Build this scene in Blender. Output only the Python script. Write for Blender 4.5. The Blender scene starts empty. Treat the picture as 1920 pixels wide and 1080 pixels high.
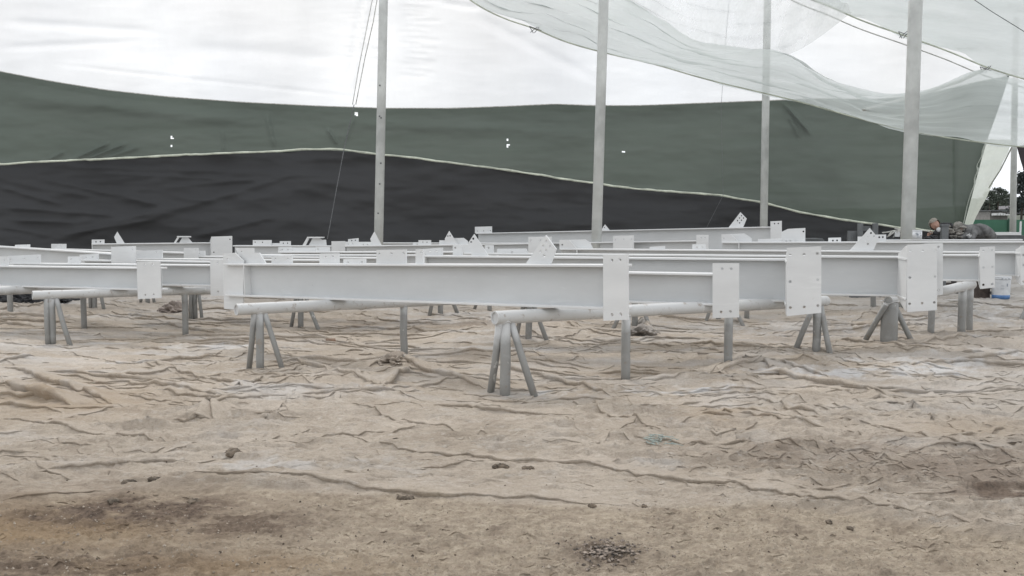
import bpy, bmesh, math, random
import numpy as np
from mathutils import Vector, Matrix, noise as mnoise
random.seed(7); rng = np.random.default_rng(11)
sc = bpy.context.scene; COL = sc.collection
PI = math.pi

# ------------------------------------------------------------------ camera
H = 1.42; F = 1800.0; PITCH = math.atan(128/F)
cd = bpy.data.cameras.new('camera'); cam = bpy.data.objects.new('camera', cd); COL.objects.link(cam)
cam.location = (0, 0, H); cam.rotation_euler = (PI/2-PITCH, 0, 0)
cd.sensor_width = 36; cd.lens = 36*F/1920; cd.clip_end = 2000; cd.clip_start = .05
sc.camera = cam

# ------------------------------------------------------------------ world and sun
SUN_EL, SUN_AZ = math.radians(50), math.radians(-24)      # azimuth from +Y, towards +X
w = bpy.data.worlds.new('World'); sc.world = w; w.use_nodes = True
nt = w.node_tree; nt.nodes.clear()
wo = nt.nodes.new('ShaderNodeOutputWorld'); bg = nt.nodes.new('ShaderNodeBackground')
sky = nt.nodes.new('ShaderNodeTexSky'); sky.sky_type = 'NISHITA'; sky.sun_disc = False
sky.sun_elevation = SUN_EL; sky.sun_rotation = SUN_AZ; sky.air_density = 1; sky.dust_density = 3; sky.ozone_density = 1
tc = nt.nodes.new('ShaderNodeTexCoord')
mp = nt.nodes.new('ShaderNodeMapping'); mp.inputs['Scale'].default_value = (1, 1, 1.3)
nz = nt.nodes.new('ShaderNodeTexNoise'); nz.inputs['Scale'].default_value = 1.9; nz.inputs['Detail'].default_value = 3; nz.inputs['Roughness'].default_value = .5
cr = nt.nodes.new('ShaderNodeValToRGB')
cr.color_ramp.elements[0].position = .36; cr.color_ramp.elements[0].color = (.74, .79, .87, 1)
cr.color_ramp.elements[1].position = .62; cr.color_ramp.elements[1].color = (1, .985, .96, 1)
mul = nt.nodes.new('ShaderNodeVectorMath'); mul.operation = 'SCALE'; mul.inputs['Scale'].default_value = 10.9
mx = nt.nodes.new('ShaderNodeMixRGB'); mx.inputs[0].default_value = .86
nt.links.new(tc.outputs['Generated'], mp.inputs[0]); nt.links.new(mp.outputs[0], nz.inputs['Vector'])
nt.links.new(nz.outputs['Fac'], cr.inputs[0]); nt.links.new(cr.outputs[0], mul.inputs[0])
nt.links.new(sky.outputs[0], mx.inputs[1]); nt.links.new(mul.outputs[0], mx.inputs[2])
nt.links.new(mx.outputs[0], bg.inputs[0]); bg.inputs[1].default_value = .13
nt.links.new(bg.outputs[0], wo.inputs[0])
sl = bpy.data.lights.new('sun', 'SUN'); sl.energy = 1.3; sl.angle = math.radians(14); sl.color = (1, .96, .9)
sun = bpy.data.objects.new('sun', sl); COL.objects.link(sun)
sd = Vector((math.cos(SUN_EL)*math.sin(SUN_AZ), math.cos(SUN_EL)*math.cos(SUN_AZ), math.sin(SUN_EL)))
sun.rotation_euler = sd.to_track_quat('Z', 'Y').to_euler()
sc.view_settings.view_transform = 'Standard'; sc.view_settings.look = 'None'
sc.view_settings.exposure = .14; sc.view_settings.gamma = 1; sc.view_settings.use_curve_mapping = False
sc.render.engine = 'CYCLES'
sc.cycles.max_bounces = 8; sc.cycles.transparent_max_bounces = 16; sc.cycles.diffuse_bounces = 4

# ------------------------------------------------------------------ surveying: where a sight line meets a distance, the ground or a plane
cp, sp_ = math.cos(PITCH), math.sin(PITCH)
CAMP = Vector((0, 0, H))
def ray(px, py):
    u = (px-960)/F; v = (540-py)/F
    return Vector((u, cp+v*sp_, -sp_+v*cp))
def P(px, py, Y):
    r = ray(px, py); return CAMP + r*(Y/r.y)
def G(px, py, z=0.0):
    r = ray(px, py); return CAMP + r*((z-H)/r.z)

# ------------------------------------------------------------------ object helpers
def tag(o, label=None, cat=None, group=None, kind=None):
    if label: o['label'] = label
    if cat: o['category'] = cat
    if group: o['group'] = group
    if kind: o['kind'] = kind
    return o
def empty(name, mat4):
    o = bpy.data.objects.new(name, None); COL.objects.link(o); o.empty_display_size = .1
    o.matrix_world = mat4; return o
def link(name, me, m, parent=None, smooth=False):
    if m: me.materials.append(m)
    if smooth:
        me.polygons.foreach_set('use_smooth', [True]*len(me.polygons))
    o = bpy.data.objects.new(name, me); COL.objects.link(o)
    if parent: o.parent = parent
    return o
def bmobj(name, bm, m, parent=None, smooth=False):
    bmesh.ops.recalc_face_normals(bm, faces=bm.faces[:])
    me = bpy.data.meshes.new(name); bm.to_mesh(me); bm.free()
    return link(name, me, m, parent, smooth)
def box(bm, lo, hi):
    v = [bm.verts.new((x, y, z)) for x in (lo[0], hi[0]) for y in (lo[1], hi[1]) for z in (lo[2], hi[2])]
    for f in ((0,1,3,2),(4,6,7,5),(0,4,5,1),(2,3,7,6),(0,2,6,4),(1,5,7,3)):
        bm.faces.new([v[i] for i in f])
    return v
def boxobj(name, lo, hi, m, parent=None, bev=.002):
    bm = bmesh.new(); box(bm, lo, hi)
    if bev: bmesh.ops.bevel(bm, geom=bm.edges[:], offset=bev, segments=1, affect='EDGES')
    return bmobj(name, bm, m, parent)
def tube(bm, pts, radii, n=12, caps=True):
    pts = [Vector(p) for p in pts]; rings = []
    if not hasattr(radii, '__len__'): radii = [radii]*len(pts)
    ref = None
    for i, p in enumerate(pts):
        d = (pts[min(i+1, len(pts)-1)]-pts[max(i-1, 0)]).normalized()
        if ref is None:
            ref = Vector((0,0,1)) if abs(d.z) < .9 else Vector((1,0,0))
        a = d.cross(ref).normalized(); b = d.cross(a).normalized(); ref = -b.cross(Vector((0,0,0))) if False else ref
        rings.append([bm.verts.new(p+(a*math.cos(2*PI*k/n)+b*math.sin(2*PI*k/n))*radii[i]) for k in range(n)])
    for r0, r1 in zip(rings, rings[1:]):
        for k in range(n):
            f = bm.faces.new((r0[k], r0[(k+1)%n], r1[(k+1)%n], r1[k])); f.smooth = True
    if caps:
        bm.faces.new(rings[0][::-1]); bm.faces.new(rings[-1])
def tubeobj(name, pts, r, m, parent=None, n=12):
    bm = bmesh.new(); tube(bm, pts, r, n); return bmobj(name, bm, m, parent)
def poly_plate(name, pts, y0, y1, holes, hr, m, parent, to3=None):
    """flat plate with real bolt holes: outline pts (x,z) extruded from y0 to y1"""
    bm = bmesh.new(); es = []
    def loop(L):
        vs = [bm.verts.new((x, y0, z)) for x, z in L]
        for i in range(len(vs)): es.append(bm.edges.new((vs[i], vs[(i+1) % len(vs)])))
    loop(pts)
    for hx, hz in holes:
        loop([(hx+hr*math.cos(PI/4*k+.2), hz+hr*math.sin(PI/4*k+.2)) for k in range(8)])
    bmesh.ops.triangle_fill(bm, use_beauty=True, use_dissolve=False, edges=es)
    r = bmesh.ops.extrude_face_region(bm, geom=bm.faces[:])
    for g in r['geom']:
        if isinstance(g, bmesh.types.BMVert): g.co.y = y1
    if to3:
        for v in bm.verts: v.co = to3(v.co)
    return bmobj(name, bm, m, parent)

# ------------------------------------------------------------------ materials
def mat(name):
    m = bpy.data.materials.new(name); m.use_nodes = True
    n = m.node_tree; b = n.nodes['Principled BSDF']; return m, n, b
def mixn(n, fac, a, b, blend='MIX'):
    x = n.nodes.new('ShaderNodeMixRGB'); x.blend_type = blend
    for i, v in ((0, fac), (1, a), (2, b)):
        if hasattr(v, 'links'): n.links.new(v, x.inputs[i])
        elif isinstance(v, (int, float)): x.inputs[i].default_value = v
        else: x.inputs[i].default_value = (*v, 1)
    return x.outputs[0]
def noisen(n, scale, detail=4, rough=.55, vec=None, stretch=None, dist=0):
    t = n.nodes.new('ShaderNodeTexNoise'); t.inputs['Scale'].default_value = scale
    t.inputs['Detail'].default_value = detail; t.inputs['Roughness'].default_value = rough; t.inputs['Distortion'].default_value = dist
    c = n.nodes.new('ShaderNodeTexCoord'); src = c.outputs['Object' if vec is None else vec]
    if stretch:
        mpn = n.nodes.new('ShaderNodeMapping'); mpn.inputs['Scale'].default_value = stretch
        n.links.new(src, mpn.inputs[0]); src = mpn.outputs[0]
    n.links.new(src, t.inputs['Vector']); return t.outputs['Fac']
def ramp(n, src, stops):
    r = n.nodes.new('ShaderNodeValToRGB'); e = r.color_ramp.elements
    while len(e) < len(stops): e.new(.5)
    for i, (p, c) in enumerate(stops):
        e[i].position = p; e[i].color = (*c, 1) if hasattr(c, '__len__') else (c, c, c, 1)
    n.links.new(src, r.inputs[0]); return r.outputs[0]
def bumpn(n, b, src, dist, strength=1):
    bp = n.nodes.new('ShaderNodeBump'); bp.inputs['Distance'].default_value = dist; bp.inputs['Strength'].default_value = strength
    n.links.new(src, bp.inputs['Height']); n.links.new(bp.outputs[0], b.inputs['Normal']); return bp
def simple(name, col, rough=.6, var=.12, scale=6, metal=0, bump=0, bscale=60, spec=None):
    m, n, b = mat(name)
    c2 = tuple(max(0, x*(1-2*var)) for x in col)
    s = noisen(n, scale, 6); c = mixn(n, ramp(n, s, [(.35, 0), (.65, 1)]), c2, col)
    n.links.new(c, b.inputs['Base Color']); b.inputs['Roughness'].default_value = rough; b.inputs['Metallic'].default_value = metal
    if spec is not None: b.inputs['Specular IOR Level'].default_value = spec
    if bump: bumpn(n, b, noisen(n, bscale, 3), bump)
    return m
# sprayed off-white primer on the steel
def primer(name, base=(.555,.57,.575)):
    m, n, b = mat(name)
    s = noisen(n, 1.3, 7, .6, vec='Object', stretch=(1, 1, 3))
    c = mixn(n, ramp(n, s, [(.38, 0), (.68, 1)]), tuple(x*.90 for x in base), base)
    d = noisen(n, 9, 8, .7)
    c = mixn(n, ramp(n, d, [(.64, 0), (.80, .45)]), c, (.40, .385, .35))
    e_ = noisen(n, 5, 6, .7, stretch=(.35, 1, 2.2)); c = mixn(n, ramp(n, e_, [(.60, 0), (.72, .5)]), c, tuple(min(1, x*1.16) for x in base))
    k_ = noisen(n, 38, 3, .6, stretch=(1, 1, .5)); c = mixn(n, ramp(n, k_, [(.74, 0), (.78, .55)]), c, (.22, .21, .19))
    n.links.new(c, b.inputs['Base Color']); b.inputs['Roughness'].default_value = .42
    bumpn(n, b, noisen(n, 90, 3), .0006)
    return m
PRIMER_SHADED = primer('primer_paint_shaded'); PRIMER_LIT = primer('primer_paint_lit', (.68, .69, .69))  # one primer in two tones: webs coloured as shaded, flanges and plates as lit
def tube_paint():
    m, n, b = mat('trestle_paint')
    geo = n.nodes.new('ShaderNodeNewGeometry'); sep = n.nodes.new('ShaderNodeSeparateXYZ')
    n.links.new(geo.outputs['Position'], sep.inputs[0])
    # pale grey at bar height, a darker dull grey down the legs
    s = noisen(n, 7, 6)
    mr = n.nodes.new('ShaderNodeMapRange'); mr.inputs[1].default_value = .42; mr.inputs[2].default_value = .66
    n.links.new(sep.outputs['Z'], mr.inputs[0])
    ad = n.nodes.new('ShaderNodeMath'); ad.operation = 'MULTIPLY_ADD'; n.links.new(s, ad.inputs[0]); ad.inputs[1].default_value = .8
    n.links.new(mr.outputs[0], ad.inputs[2])
    c = mixn(n, ramp(n, ad.outputs[0], [(.45, 0), (1.0, 1)]), (.25, .25, .24), (.52, .525, .52))
    r = noisen(n, 13, 7, .7)
    c = mixn(n, ramp(n, r, [(.58, 0), (.70, .8)]), c, (.24, .19, .145))
    r2 = noisen(n, 16, 5, .6, stretch=(1, 1, .4))
    c = mixn(n, ramp(n, r2, [(.64, 0), (.70, .6)]), c, (.66, .66, .64))
    n.links.new(c, b.inputs['Base Color']); b.inputs['Roughness'].default_value = .6
    bumpn(n, b, noisen(n, 45, 4), .002); return m
TRESTLE = tube_paint()
POLE = simple('pole_paint', (.62, .64, .62), .6, .16, 2.2, bump=.001, bscale=30)
DARKST = simple('dark_steel', (.10, .105, .11), .55, .2, 8)
BLACKT = simple('black_tarp', (.035, .036, .04), .7, .3, 6)

def net(name, col, transp, transl, streak=.25, stretch=(.4, .4, 9), tvar=.35, tst=(.5, .5, 6)):
    """woven shade cloth: part opaque thread, part open weave, part light coming through the thread"""
    m, n, b = mat(name); out = n.nodes['Material Output']; n.nodes.remove(b)
    s = noisen(n, 1.2, 7, .62, stretch=stretch)
    s2 = noisen(n, .35, 3, .5)
    dk = tuple(x*(1-streak) for x in col)
    c = mixn(n, ramp(n, s, [(.3, 0), (.7, 1)]), dk, col)
    c = mixn(n, ramp(n, s2, [(.35, 0), (.65, .5)]), c, tuple(min(1, x*1.25) for x in col))
    d = n.nodes.new('ShaderNodeBsdfDiffuse'); t = n.nodes.new('ShaderNodeBsdfTranslucent'); tr = n.nodes.new('ShaderNodeBsdfTransparent')
    n.links.new(c, d.inputs[0]); n.links.new(c, t.inputs[0])
    a = n.nodes.new('ShaderNodeMixShader'); a.inputs[0].default_value = transl
    n.links.new(d.outputs[0], a.inputs[1]); n.links.new(t.outputs[0], a.inputs[2])
    e = n.nodes.new('ShaderNodeMixShader')
    tv = noisen(n, 1.0, 6, .6, stretch=tst)
    mr = n.nodes.new('ShaderNodeMapRange'); mr.inputs[1].default_value = .3; mr.inputs[2].default_value = .7
    mr.inputs[3].default_value = transp*(1-tvar); mr.inputs[4].default_value = min(1, transp*(1+tvar))
    n.links.new(tv, mr.inputs[0]); n.links.new(mr.outputs[0], e.inputs[0])
    n.links.new(a.outputs[0], e.inputs[1]); n.links.new(tr.outputs[0], e.inputs[2])
    n.links.new(e.outputs[0], out.inputs[0]); return m
GREEN = net('green_shade_cloth', (.110, .132, .112), .02, .15, .07)
BLACK = net('black_shade_cloth', (.054, .055, .057), .004, .04, .10)
WHITE = net('white_shade_cloth', (.79, .795, .81), .26, .60, .10, (.35, .35, .22), .45, (.30, .30, .12))
DRAPE = net('pale_green_shade_cloth', (.67, .715, .70), .27, .60, .16, (.5, 4, 1.2), .4, (.4, 3, 2.5))
VEIL = net('thin_white_veil', (.78, .80, .79), .62, .60, .2, (2, .5, 1), .5, (1.5, .4, .8))
STRIP = net('pale_side_cloth', (.60, .64, .58), .12, .45, .12, (3, 3, .4))
TAPE = simple('hem_tape', (.68, .72, .60), .7, .2, 4)
ROPEL = simple('pale_rope', (.62, .62, .58), .8, .2, 20)
ROPED = simple('dark_rope', (.16, .165, .17), .8, .2, 20)

# ------------------------------------------------------------------ ground: worn drop cloths over trodden soil
def lattice(seed, nx, ny):
    return np.random.default_rng(seed).random((ny, nx))
def vnoise(x, y, seed):
    L = lattice(seed, 256, 256)
    xi = np.floor(x).astype(np.int64); yi = np.floor(y).astype(np.int64)
    fx = x-xi; fy = y-yi; fx = fx*fx*(3-2*fx); fy = fy*fy*(3-2*fy)
    x0 = xi % 256; x1 = (xi+1) % 256; y0 = yi % 256; y1 = (yi+1) % 256
    a = L[y0, x0]*(1-fx)+L[y0, x1]*fx; b = L[y1, x0]*(1-fx)+L[y1, x1]*fx
    return a*(1-fy)+b*fy
def fbm(x, y, seed, oct=4, gain=.5):
    s = 0; a = 1; t = 0
    for i in range(oct):
        s = s+a*vnoise(x*2**i+i*17.3, y*2**i+i*9.1, seed+i); t += a; a *= gain
    return s/t
PXc = np.arange(-240, 2162, 2.5); PYr = np.concatenate([np.arange(1136, 620, -.85), np.arange(620, 520, -.7)])
GX = np.empty((len(PYr), len(PXc))); GY = np.empty_like(GX)
for i, py in enumerate(PYr):
    g = G(960, py); Yd = g.y
    k = 1/ray(960, py).y
    GY[i] = Yd; GX[i] = (PXc-960)/F*k*Yd
PXg, PYg = np.meshgrid(PXc, PYr)
# bare-soil region near the camera, boundary follows the edge of the nearest cloths
def curve(pts): 
    xs, ys = zip(*pts); return np.interp(PXg, xs, ys)
edge_y = curve([(-250, 930), (0, 940), (250, 915), (460, 912), (700, 932), (960, 944), (1200, 952), (1420, 938), (1560, 955), (1700, 978), (1920, 1010), (2170, 1040)])
wob = (fbm(GX*1.6, GY*1.6, 5)-.5)*26
soil = np.clip((PYg+wob-edge_y)/10, 0, 1)
Z = (fbm(GX*.7, GY*.7, 21, 3)-.5)*.05
r1 = 1-np.abs(2*fbm(GX*.9+.6*GY, GY*2.6, 31, 5, .55)-1); r2 = 1-np.abs(2*fbm(GX*2.2-.7*GY, GY*5.5, 37, 4, .55)-1)
r3 = 1-np.abs(2*fbm(GX*5.5+1.1*GY, GY*9, 43, 4, .6)-1)
cloth = 1-soil
amp = .55+.9*np.clip(fbm(GX*.5, GY*.5, 61, 3)*2-.6, 0, 1)
q1 = 1-np.abs(2*fbm(GX*.55+.25*GY, GY*3.4, 131, 4, .5)-1); q2 = 1-np.abs(2*fbm(GX*1.5-.3*GY, GY*7.5, 137, 4, .55)-1); q3 = 1-np.abs(2*fbm(GX*4, GY*16, 143, 3, .6)-1)
Z += cloth*amp*(.016*r1**6 + .012*r2**6 + .008*r3**6 + .034*q1**5 + .022*q2**5 + .010*q3**4)
Z += cloth*(fbm(GX*9, GY*13, 47, 3)-.5)*.010 + cloth*((1-np.abs(2*fbm(GX*9, GY*30, 147, 3, .6)-1))**4)*.006
lump = fbm(GX*11, GY*11, 51, 5, .62)
Z += soil*((lump-.5)*.026 + (fbm(GX*34, GY*34, 57, 3)-.5)*.009)
flowm = np.clip(fbm(GX*2.3, GY*2.3, 71, 3)*3-1.5, 0, 1)
Z += soil*flowm*np.clip(lump-.5, 0, 1)*.07
fl = 1-np.abs(2*fbm(GX*7, GY*13, 91, 4, .65)-1); Z += soil*(fl**5)*.013; fl = 1-np.abs(2*fbm(GX*19, GY*34, 97, 3, .65)-1); Z += soil*(fl**4)*.007*np.clip(fbm(GX*1.5, GY*2, 99, 3)*3-.9, 0, 1)
foldmask = np.zeros_like(Z)
RIB = []
def fold(pts, h, wb=.12, wf=.018, curl=.8, wander=1.0):
    """a lifted cloth edge or pleat along pts (pixels on the ground): a soft swell in the sheet plus a curled lip"""
    W = [G(*p) for p in pts]; Q = []; st = min(.045, (W[-1]-W[0]).length/7+.004)
    for a, b in zip(W, W[1:]):
        n = max(2, int((b-a).length/st))
        for k in range(n): Q.append(a.lerp(b, k/n))
    Q.append(W[-1]); L = len(Q); ph = random.random()*50
    Q = [(q.x+(mnoise.noise((q.x*4, q.y*4, ph)))*.035*wander, q.y+(mnoise.noise((q.x*3, q.y*3, ph+9))*.07+mnoise.noise((q.x*11, q.y*11, ph+3))*.022)*wander) for q in Q]
    RIB.append((Q, h, wb, ph))
    if h < .03: return
    for i in range(0, L-1, 2):
        ax, ay = Q[i]; bx, by = Q[min(i+2, L-1)]
        R = wb*2.6
        rows = np.where((GY[:, 0] > min(ay, by)-R) & (GY[:, 0] < max(ay, by)+R))[0]
        if len(rows) == 0: continue
        ra, rb = rows[0], rows[-1]+1
        sub = GX[ra:rb]
        cols = np.where((sub.max(0) > min(ax, bx)-R) & (sub.min(0) < max(ax, bx)+R))[0]
        if len(cols) == 0: continue
        ca, cb = cols[0], cols[-1]+1
        X = GX[ra:rb, ca:cb]; Y = GY[ra:rb, ca:cb]
        dx, dy = bx-ax, by-ay; ll = dx*dx+dy*dy+1e-9
        t = np.clip(((X-ax)*dx+(Y-ay)*dy)/ll, 0, 1)
        ex = X-(ax+t*dx); ey = Y-(ay+t*dy); dist = np.sqrt(ex*ex+ey*ey)
        T = (i+2*t)/(L-1); tap = np.clip(np.minimum(T, 1-T)*5, 0, 1)**.7
        prof = np.where(ey > 0, np.exp(-(dist/wb)**1.3), np.exp(-(dist/.03)**2))
        S = foldmask[ra:rb, ca:cb]; np.maximum(S, .45*h*tap*prof, out=S)
FOLDS = [
 ([(615,818),(660,830),(710,848),(800,855),(880,862),(955,875),(1060,884),(1140,890),(1210,905),(1310,915),(1420,935),(1560,955),(1700,978),(1820,990),(1930,1012)], .045, .22),
 ([(330,905),(460,915),(520,920),(600,925),(700,930),(760,937),(820,937),(960,943),(1080,948),(1200,952)], .040, .25),
 ([(0,946),(60,938),(120,930),(200,925)], .03, .2),
 ([(960,842),(1070,848),(1115,850),(1140,832),(1180,810),(1240,788),(1265,778)], .022, .14),
 ([(1330,712),(1360,703),(1395,698),(1430,694),(1445,704),(1470,716),(1540,730),(1620,745),(1700,762)], .075, .30),
 ([(1188,722),(1230,721),(1290,712),(1330,708)], .06, .2),
 ([(1355,698),(1380,722),(1410,735),(1440,750)], .03, .1),
 ([(1410,698),(1450,690),(1500,686),(1560,688)], .05, .2),
 ([(1165,765),(1240,770),(1330,768),(1420,756)], .04, .2),
 ([(1180,730),(1230,738),(1290,752)], .02, .1),
 ([(1720,733),(1760,752),(1790,770),(1830,785)], .035, .12),
 ([(1770,748),(1800,760),(1850,778),(1880,785),(1920,800)], .03, .1),
 ([(1630,812),(1700,825),(1760,845),(1800,855),(1880,875),(1935,884)], .06, .35),
 ([(1770,815),(1830,833),(1930,838)], .05, .2), ([(1820,832),(1845,850),(1880,855),(1912,876)], .04, .15),
 ([(1560,852),(1600,862),(1655,878),(1700,890),(1770,905)], .03, .2),
 ([(1330,800),(1365,790),(1410,798),(1480,812),(1560,824),(1640,830)], .04, .2),
 ([(1290,790),(1340,792),(1380,795)], .05, .2), ([(1300,820),(1345,832),(1380,824),(1380,840)], .045, .1),
 ([(1370,830),(1372,852)], .05, .08), ([(1400,845),(1404,858)], .03, .06),
 ([(1440,780),(1520,800),(1600,806),(1690,822)], .03, .16), ([(1230,755),(1300,748),(1360,740)], .03, .14),
 ([(0,728),(40,742),(90,758),(132,776)], .11, .30), ([(5,700),(60,712),(140,742),(180,760),(250,780)], .07, .25),
 ([(322,803),(350,806),(372,804),(388,784),(404,779),(408,806)], .075, .16),
 ([(50,838),(90,834),(130,848),(190,858)], .035, .16), ([(310,866),(345,858),(368,851)], .03, .1),
 ([(390,745),(440,740),(500,722),(560,714),(640,712)], .06, .22), ([(460,740),(520,728),(600,716)], .04, .15),
 ([(690,700),(715,690),(735,684),(760,690),(790,705),(860,724),(920,738)], .08, .25), ([(715,742),(760,715),(768,700)], .10, .16),
 ([(610,840),(560,842),(480,846),(500,850)], .02, .1), ([(460,850),(520,838),(600,818)], .02, .25),
 ([(555,612),(575,622),(610,628),(632,634)], .05, .14), ([(530,641),(590,647),(640,652),(720,660),(830,665),(890,669)], .05, .25),
 ([(650,652),(700,655),(760,655),(820,664)], .05, .2),
 ([(655,600),(665,595),(690,600),(730,606),(790,612),(850,610)], .06, .15), ([(845,605),(900,602),(960,606)], .05, .2),
 ([(1040,610),(1080,625),(1140,636),(1180,640)], .06, .2), ([(1065,600),(1080,620),(1110,632)], .06, .12),
 ([(1100,652),(1180,655),(1260,662),(1330,660)], .05, .25), ([(1180,646),(1250,640),(1340,640)], .06, .25),
 ([(1190,620),(1200,612),(1215,625),(1235,636)], .10, .14), ([(1230,600),(1280,604),(1340,610)], .05, .2),
 ([(860,672),(930,676),(1000,668),(1060,670)], .03, .15), ([(960,700),(1040,706),(1120,716),(1160,722)], .045, .2),
 ([(950,712),(1030,722),(1100,724)], .03, .16), ([(1020,750),(1090,752),(1150,758)], .04, .16),
 ([(240,655),(290,662),(340,668)], .05, .14), ([(170,632),(190,630),(200,640)], .04, .12), ([(140,590),(180,596),(215,604)], .05, .15),
 ([(0,575),(60,578),(120,580)], .04, .2), ([(0,660),(50,658),(80,664)], .03, .15), ([(0,690),(40,684),(70,680)], .06, .16),
 ([(1790,640),(1850,646),(1925,650)], .04, .2), ([(1800,655),(1870,664),(1925,668)], .05, .25), ([(1640,622),(1720,618),(1790,622)], .04, .2),
 ([(1560,662),(1640,668),(1700,672),(1780,668)], .04, .25), ([(1200,672),(1300,676),(1400,672)], .04, .25),
]
for p_, h_, w_ in FOLDS: fold(p_, h_*(.52 if h_ < .07 else .8), w_*1.15)
def limit(px): return np.interp(px, [0, 460, 960, 1420, 1920], [930, 905, 930, 930, 1000])-6
for k in range(2150):                                  # the countless smaller pleats
    u = random.random(); py = 545+(940-545)*u**1.25 if k < 1500 else random.uniform(556, 770); px = random.uniform(-220, 2140)
    if py > limit(px): continue
    if random.random() < (.55 if px < 1150 else .25)*min(1, max(0, (py-690)/120)): continue
    if k < 1500 and mnoise.noise((px*.004, py*.014, 3)) < -.12: continue
    sc_ = (py-412)/1.42; kind = random.random()
    if kind < .13: L, h, wb = random.uniform(.5, 1.7), random.uniform(.014, .034), random.uniform(.10, .24)
    elif kind < .5: L, h, wb = random.uniform(.14, .45), random.uniform(.006, .016), random.uniform(.06, .14)
    else: L, h, wb = random.uniform(.04, .14), random.uniform(.004, .011), random.uniform(.02, .06)
    L *= sc_*(1.35 if py < 680 else 1)
    if py < 720: h *= 1.35
    tilt = random.gauss(.05, .09) if random.random() < .85 else random.gauss(0, .4)
    dy = tilt*L*(py-412)/300
    if py+dy > limit(px+L): continue
    n = random.randint(2, 4)
    pts = [(px+L*i/n, py+dy*i/n+random.uniform(-1.2, 1.2)*(py-412)/250*min(1, L/40)) for i in range(n+1)]
    fold(pts, h, wb)
for (fx, fy) in ((947,747),(1006,748),(918,741),(1173,722),(1365,686),(1530,672),(1560,676),(1485,669),(488,698),(466,694),(533,698),(758,673),(991,647),(99,648),(134,651),(348,629),(1666,653),(1614,648),(1719,655),(1802,635)):
    s_ = (fy-412)/1.42*.09                              # the cloth puckers round every foot
    fold([(fx-2.4*s_, fy+.2*s_), (fx-.8*s_, fy+.45*s_), (fx+.9*s_, fy+.42*s_), (fx+2.6*s_, fy+.1*s_)], .016, .05, wander=.4)
    fold([(fx-.3*s_, fy-.25*s_), (fx+1.6*s_, fy-.4*s_), (fx+3.4*s_, fy-.3*s_)], .014, .06, wander=.5)
for k in range(330):                                   # crumpled worn patch on the right
    px = random.gauss(1600, 200); py = random.gauss(885, 26)
    if py > limit(px): continue
    L = random.uniform(8, 42); a = random.uniform(-.5, .9)
    fold([(px, py), (px+L*.5, py+a*L*.25+random.uniform(-2, 2)), (px+L, py+a*L*.4)], random.uniform(.004, .012), random.uniform(.02, .05))
for k in range(420):                                   # flakes of crusted soil
    px = random.uniform(-100, 2000); py = random.uniform(930, 1110)
    if mnoise.noise((px*.006, py*.02, 8)) < .0: continue
    L = random.uniform(6, 28); fold([(px, py), (px+L*.5, py+random.uniform(-3, 3)), (px+L, py+random.uniform(-4, 4))], random.uniform(.003, .009), random.uniform(.015, .04))
Z += foldmask*cloth.clip(.25, 1)
YY = GY
# soil heap left of the debris pile, small mound
def blob(px, py, rx, ry):
    return np.exp(-(((PXg-px)/rx)**2+((PYg-py)/ry)**2))
brk = fbm(GX*4, GY*4, 81, 5, .6); brk2 = fbm(GX*1.2, GY*2.5, 83, 5, .6); brk3 = fbm(GX*14, GY*20, 85, 4, .6)
def patch(b, lo=.28, hi=.62, mixn_=.55):
    v = b*(.25+1.5*(brk-.5)*2*.5+.9*(brk3-.25))
    return np.clip((v-lo)/(hi-lo), 0, 1)
brk4 = fbm(GX*9, GY*26, 87, 4, .62)
def patch2(b): return np.clip(b*(.35+2.0*(brk-.15)+1.6*(brk3-.5)+1.2*(brk4-.5)), 0, 1)
spray = np.maximum.reduce([patch(blob(1330,738,190,15)), patch(blob(1130,746,230,12)), patch(blob(1640,705,330,22))*.85, patch(blob(560,885,240,24))*.5,
    patch(blob(420,655,170,10))*.75, patch(blob(560,745,330,20))*.5, patch(blob(900,600,240,14))*.6, patch(blob(1780,690,300,20))*.7, patch(blob(80,630,160,12))*.5,
    patch(blob(700,680,60,8))*.5, patch(blob(1500,620,260,26))*.55, patch(blob(1820,600,260,40))*.6])
spray = spray*.72
spray = np.maximum(spray, cloth*np.clip(brk2*3-1.7, 0, 1)*.35*(PYg < 900))
dark = np.maximum.reduce([patch2(blob(250,965,230,34))*1.0, patch2(blob(430,990,190,28))*.85, patch2(blob(90,1065,330,34))*.8, patch2(blob(1140,1042,80,26))*.7,
    patch2(blob(1820,900,260,34))*.55, patch2(blob(1560,868,260,26))*.4, patch2(blob(1880,935,120,14))*.9, patch2(blob(1500,640,220,12))*.25, patch2(blob(760,615,200,10))*.3,
    patch2(blob(150,950,240,40))*.35])
dark = np.maximum(dark, soil*np.clip(brk*brk3*4-1.05, 0, 1)*.45)
warm = np.clip(np.maximum.reduce([blob(60,1000,330,60)*1.2, blob(330,1070,330,26)*1.2, blob(120,760,160,30)*.8, blob(1340,792,70,14)*.6, blob(1820,822,120,16)*.6])*(brk+.35), 0, 1)
spray = np.maximum(spray, cloth*np.clip(fbm(GX*1.1, GY*5, 191, 5, .62)*3.2-1.55, 0, 1)*.42*np.clip((800-PYg)/120, 0, 1))
grey = np.clip((1500-PXg)/-700, 0, 1)*np.clip((900-PYg)/120, 0, 1)*.45 + np.clip((600-PYg)/60, 0, 1)*.45
nr, nc = Z.shape
ygrid = GY[:, 0]                                        # increasing
xr_ = GX[:, -1]-GX[:, 0]
def gidx(x, y):
    fi = np.interp(y, ygrid, np.arange(nr)); i = np.clip(np.round(fi).astype(int), 0, nr-1)
    j = np.clip(np.round((x-GX[i, 0])/xr_[i]*(nc-1)).astype(int), 0, nc-1); return i, j, fi
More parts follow.
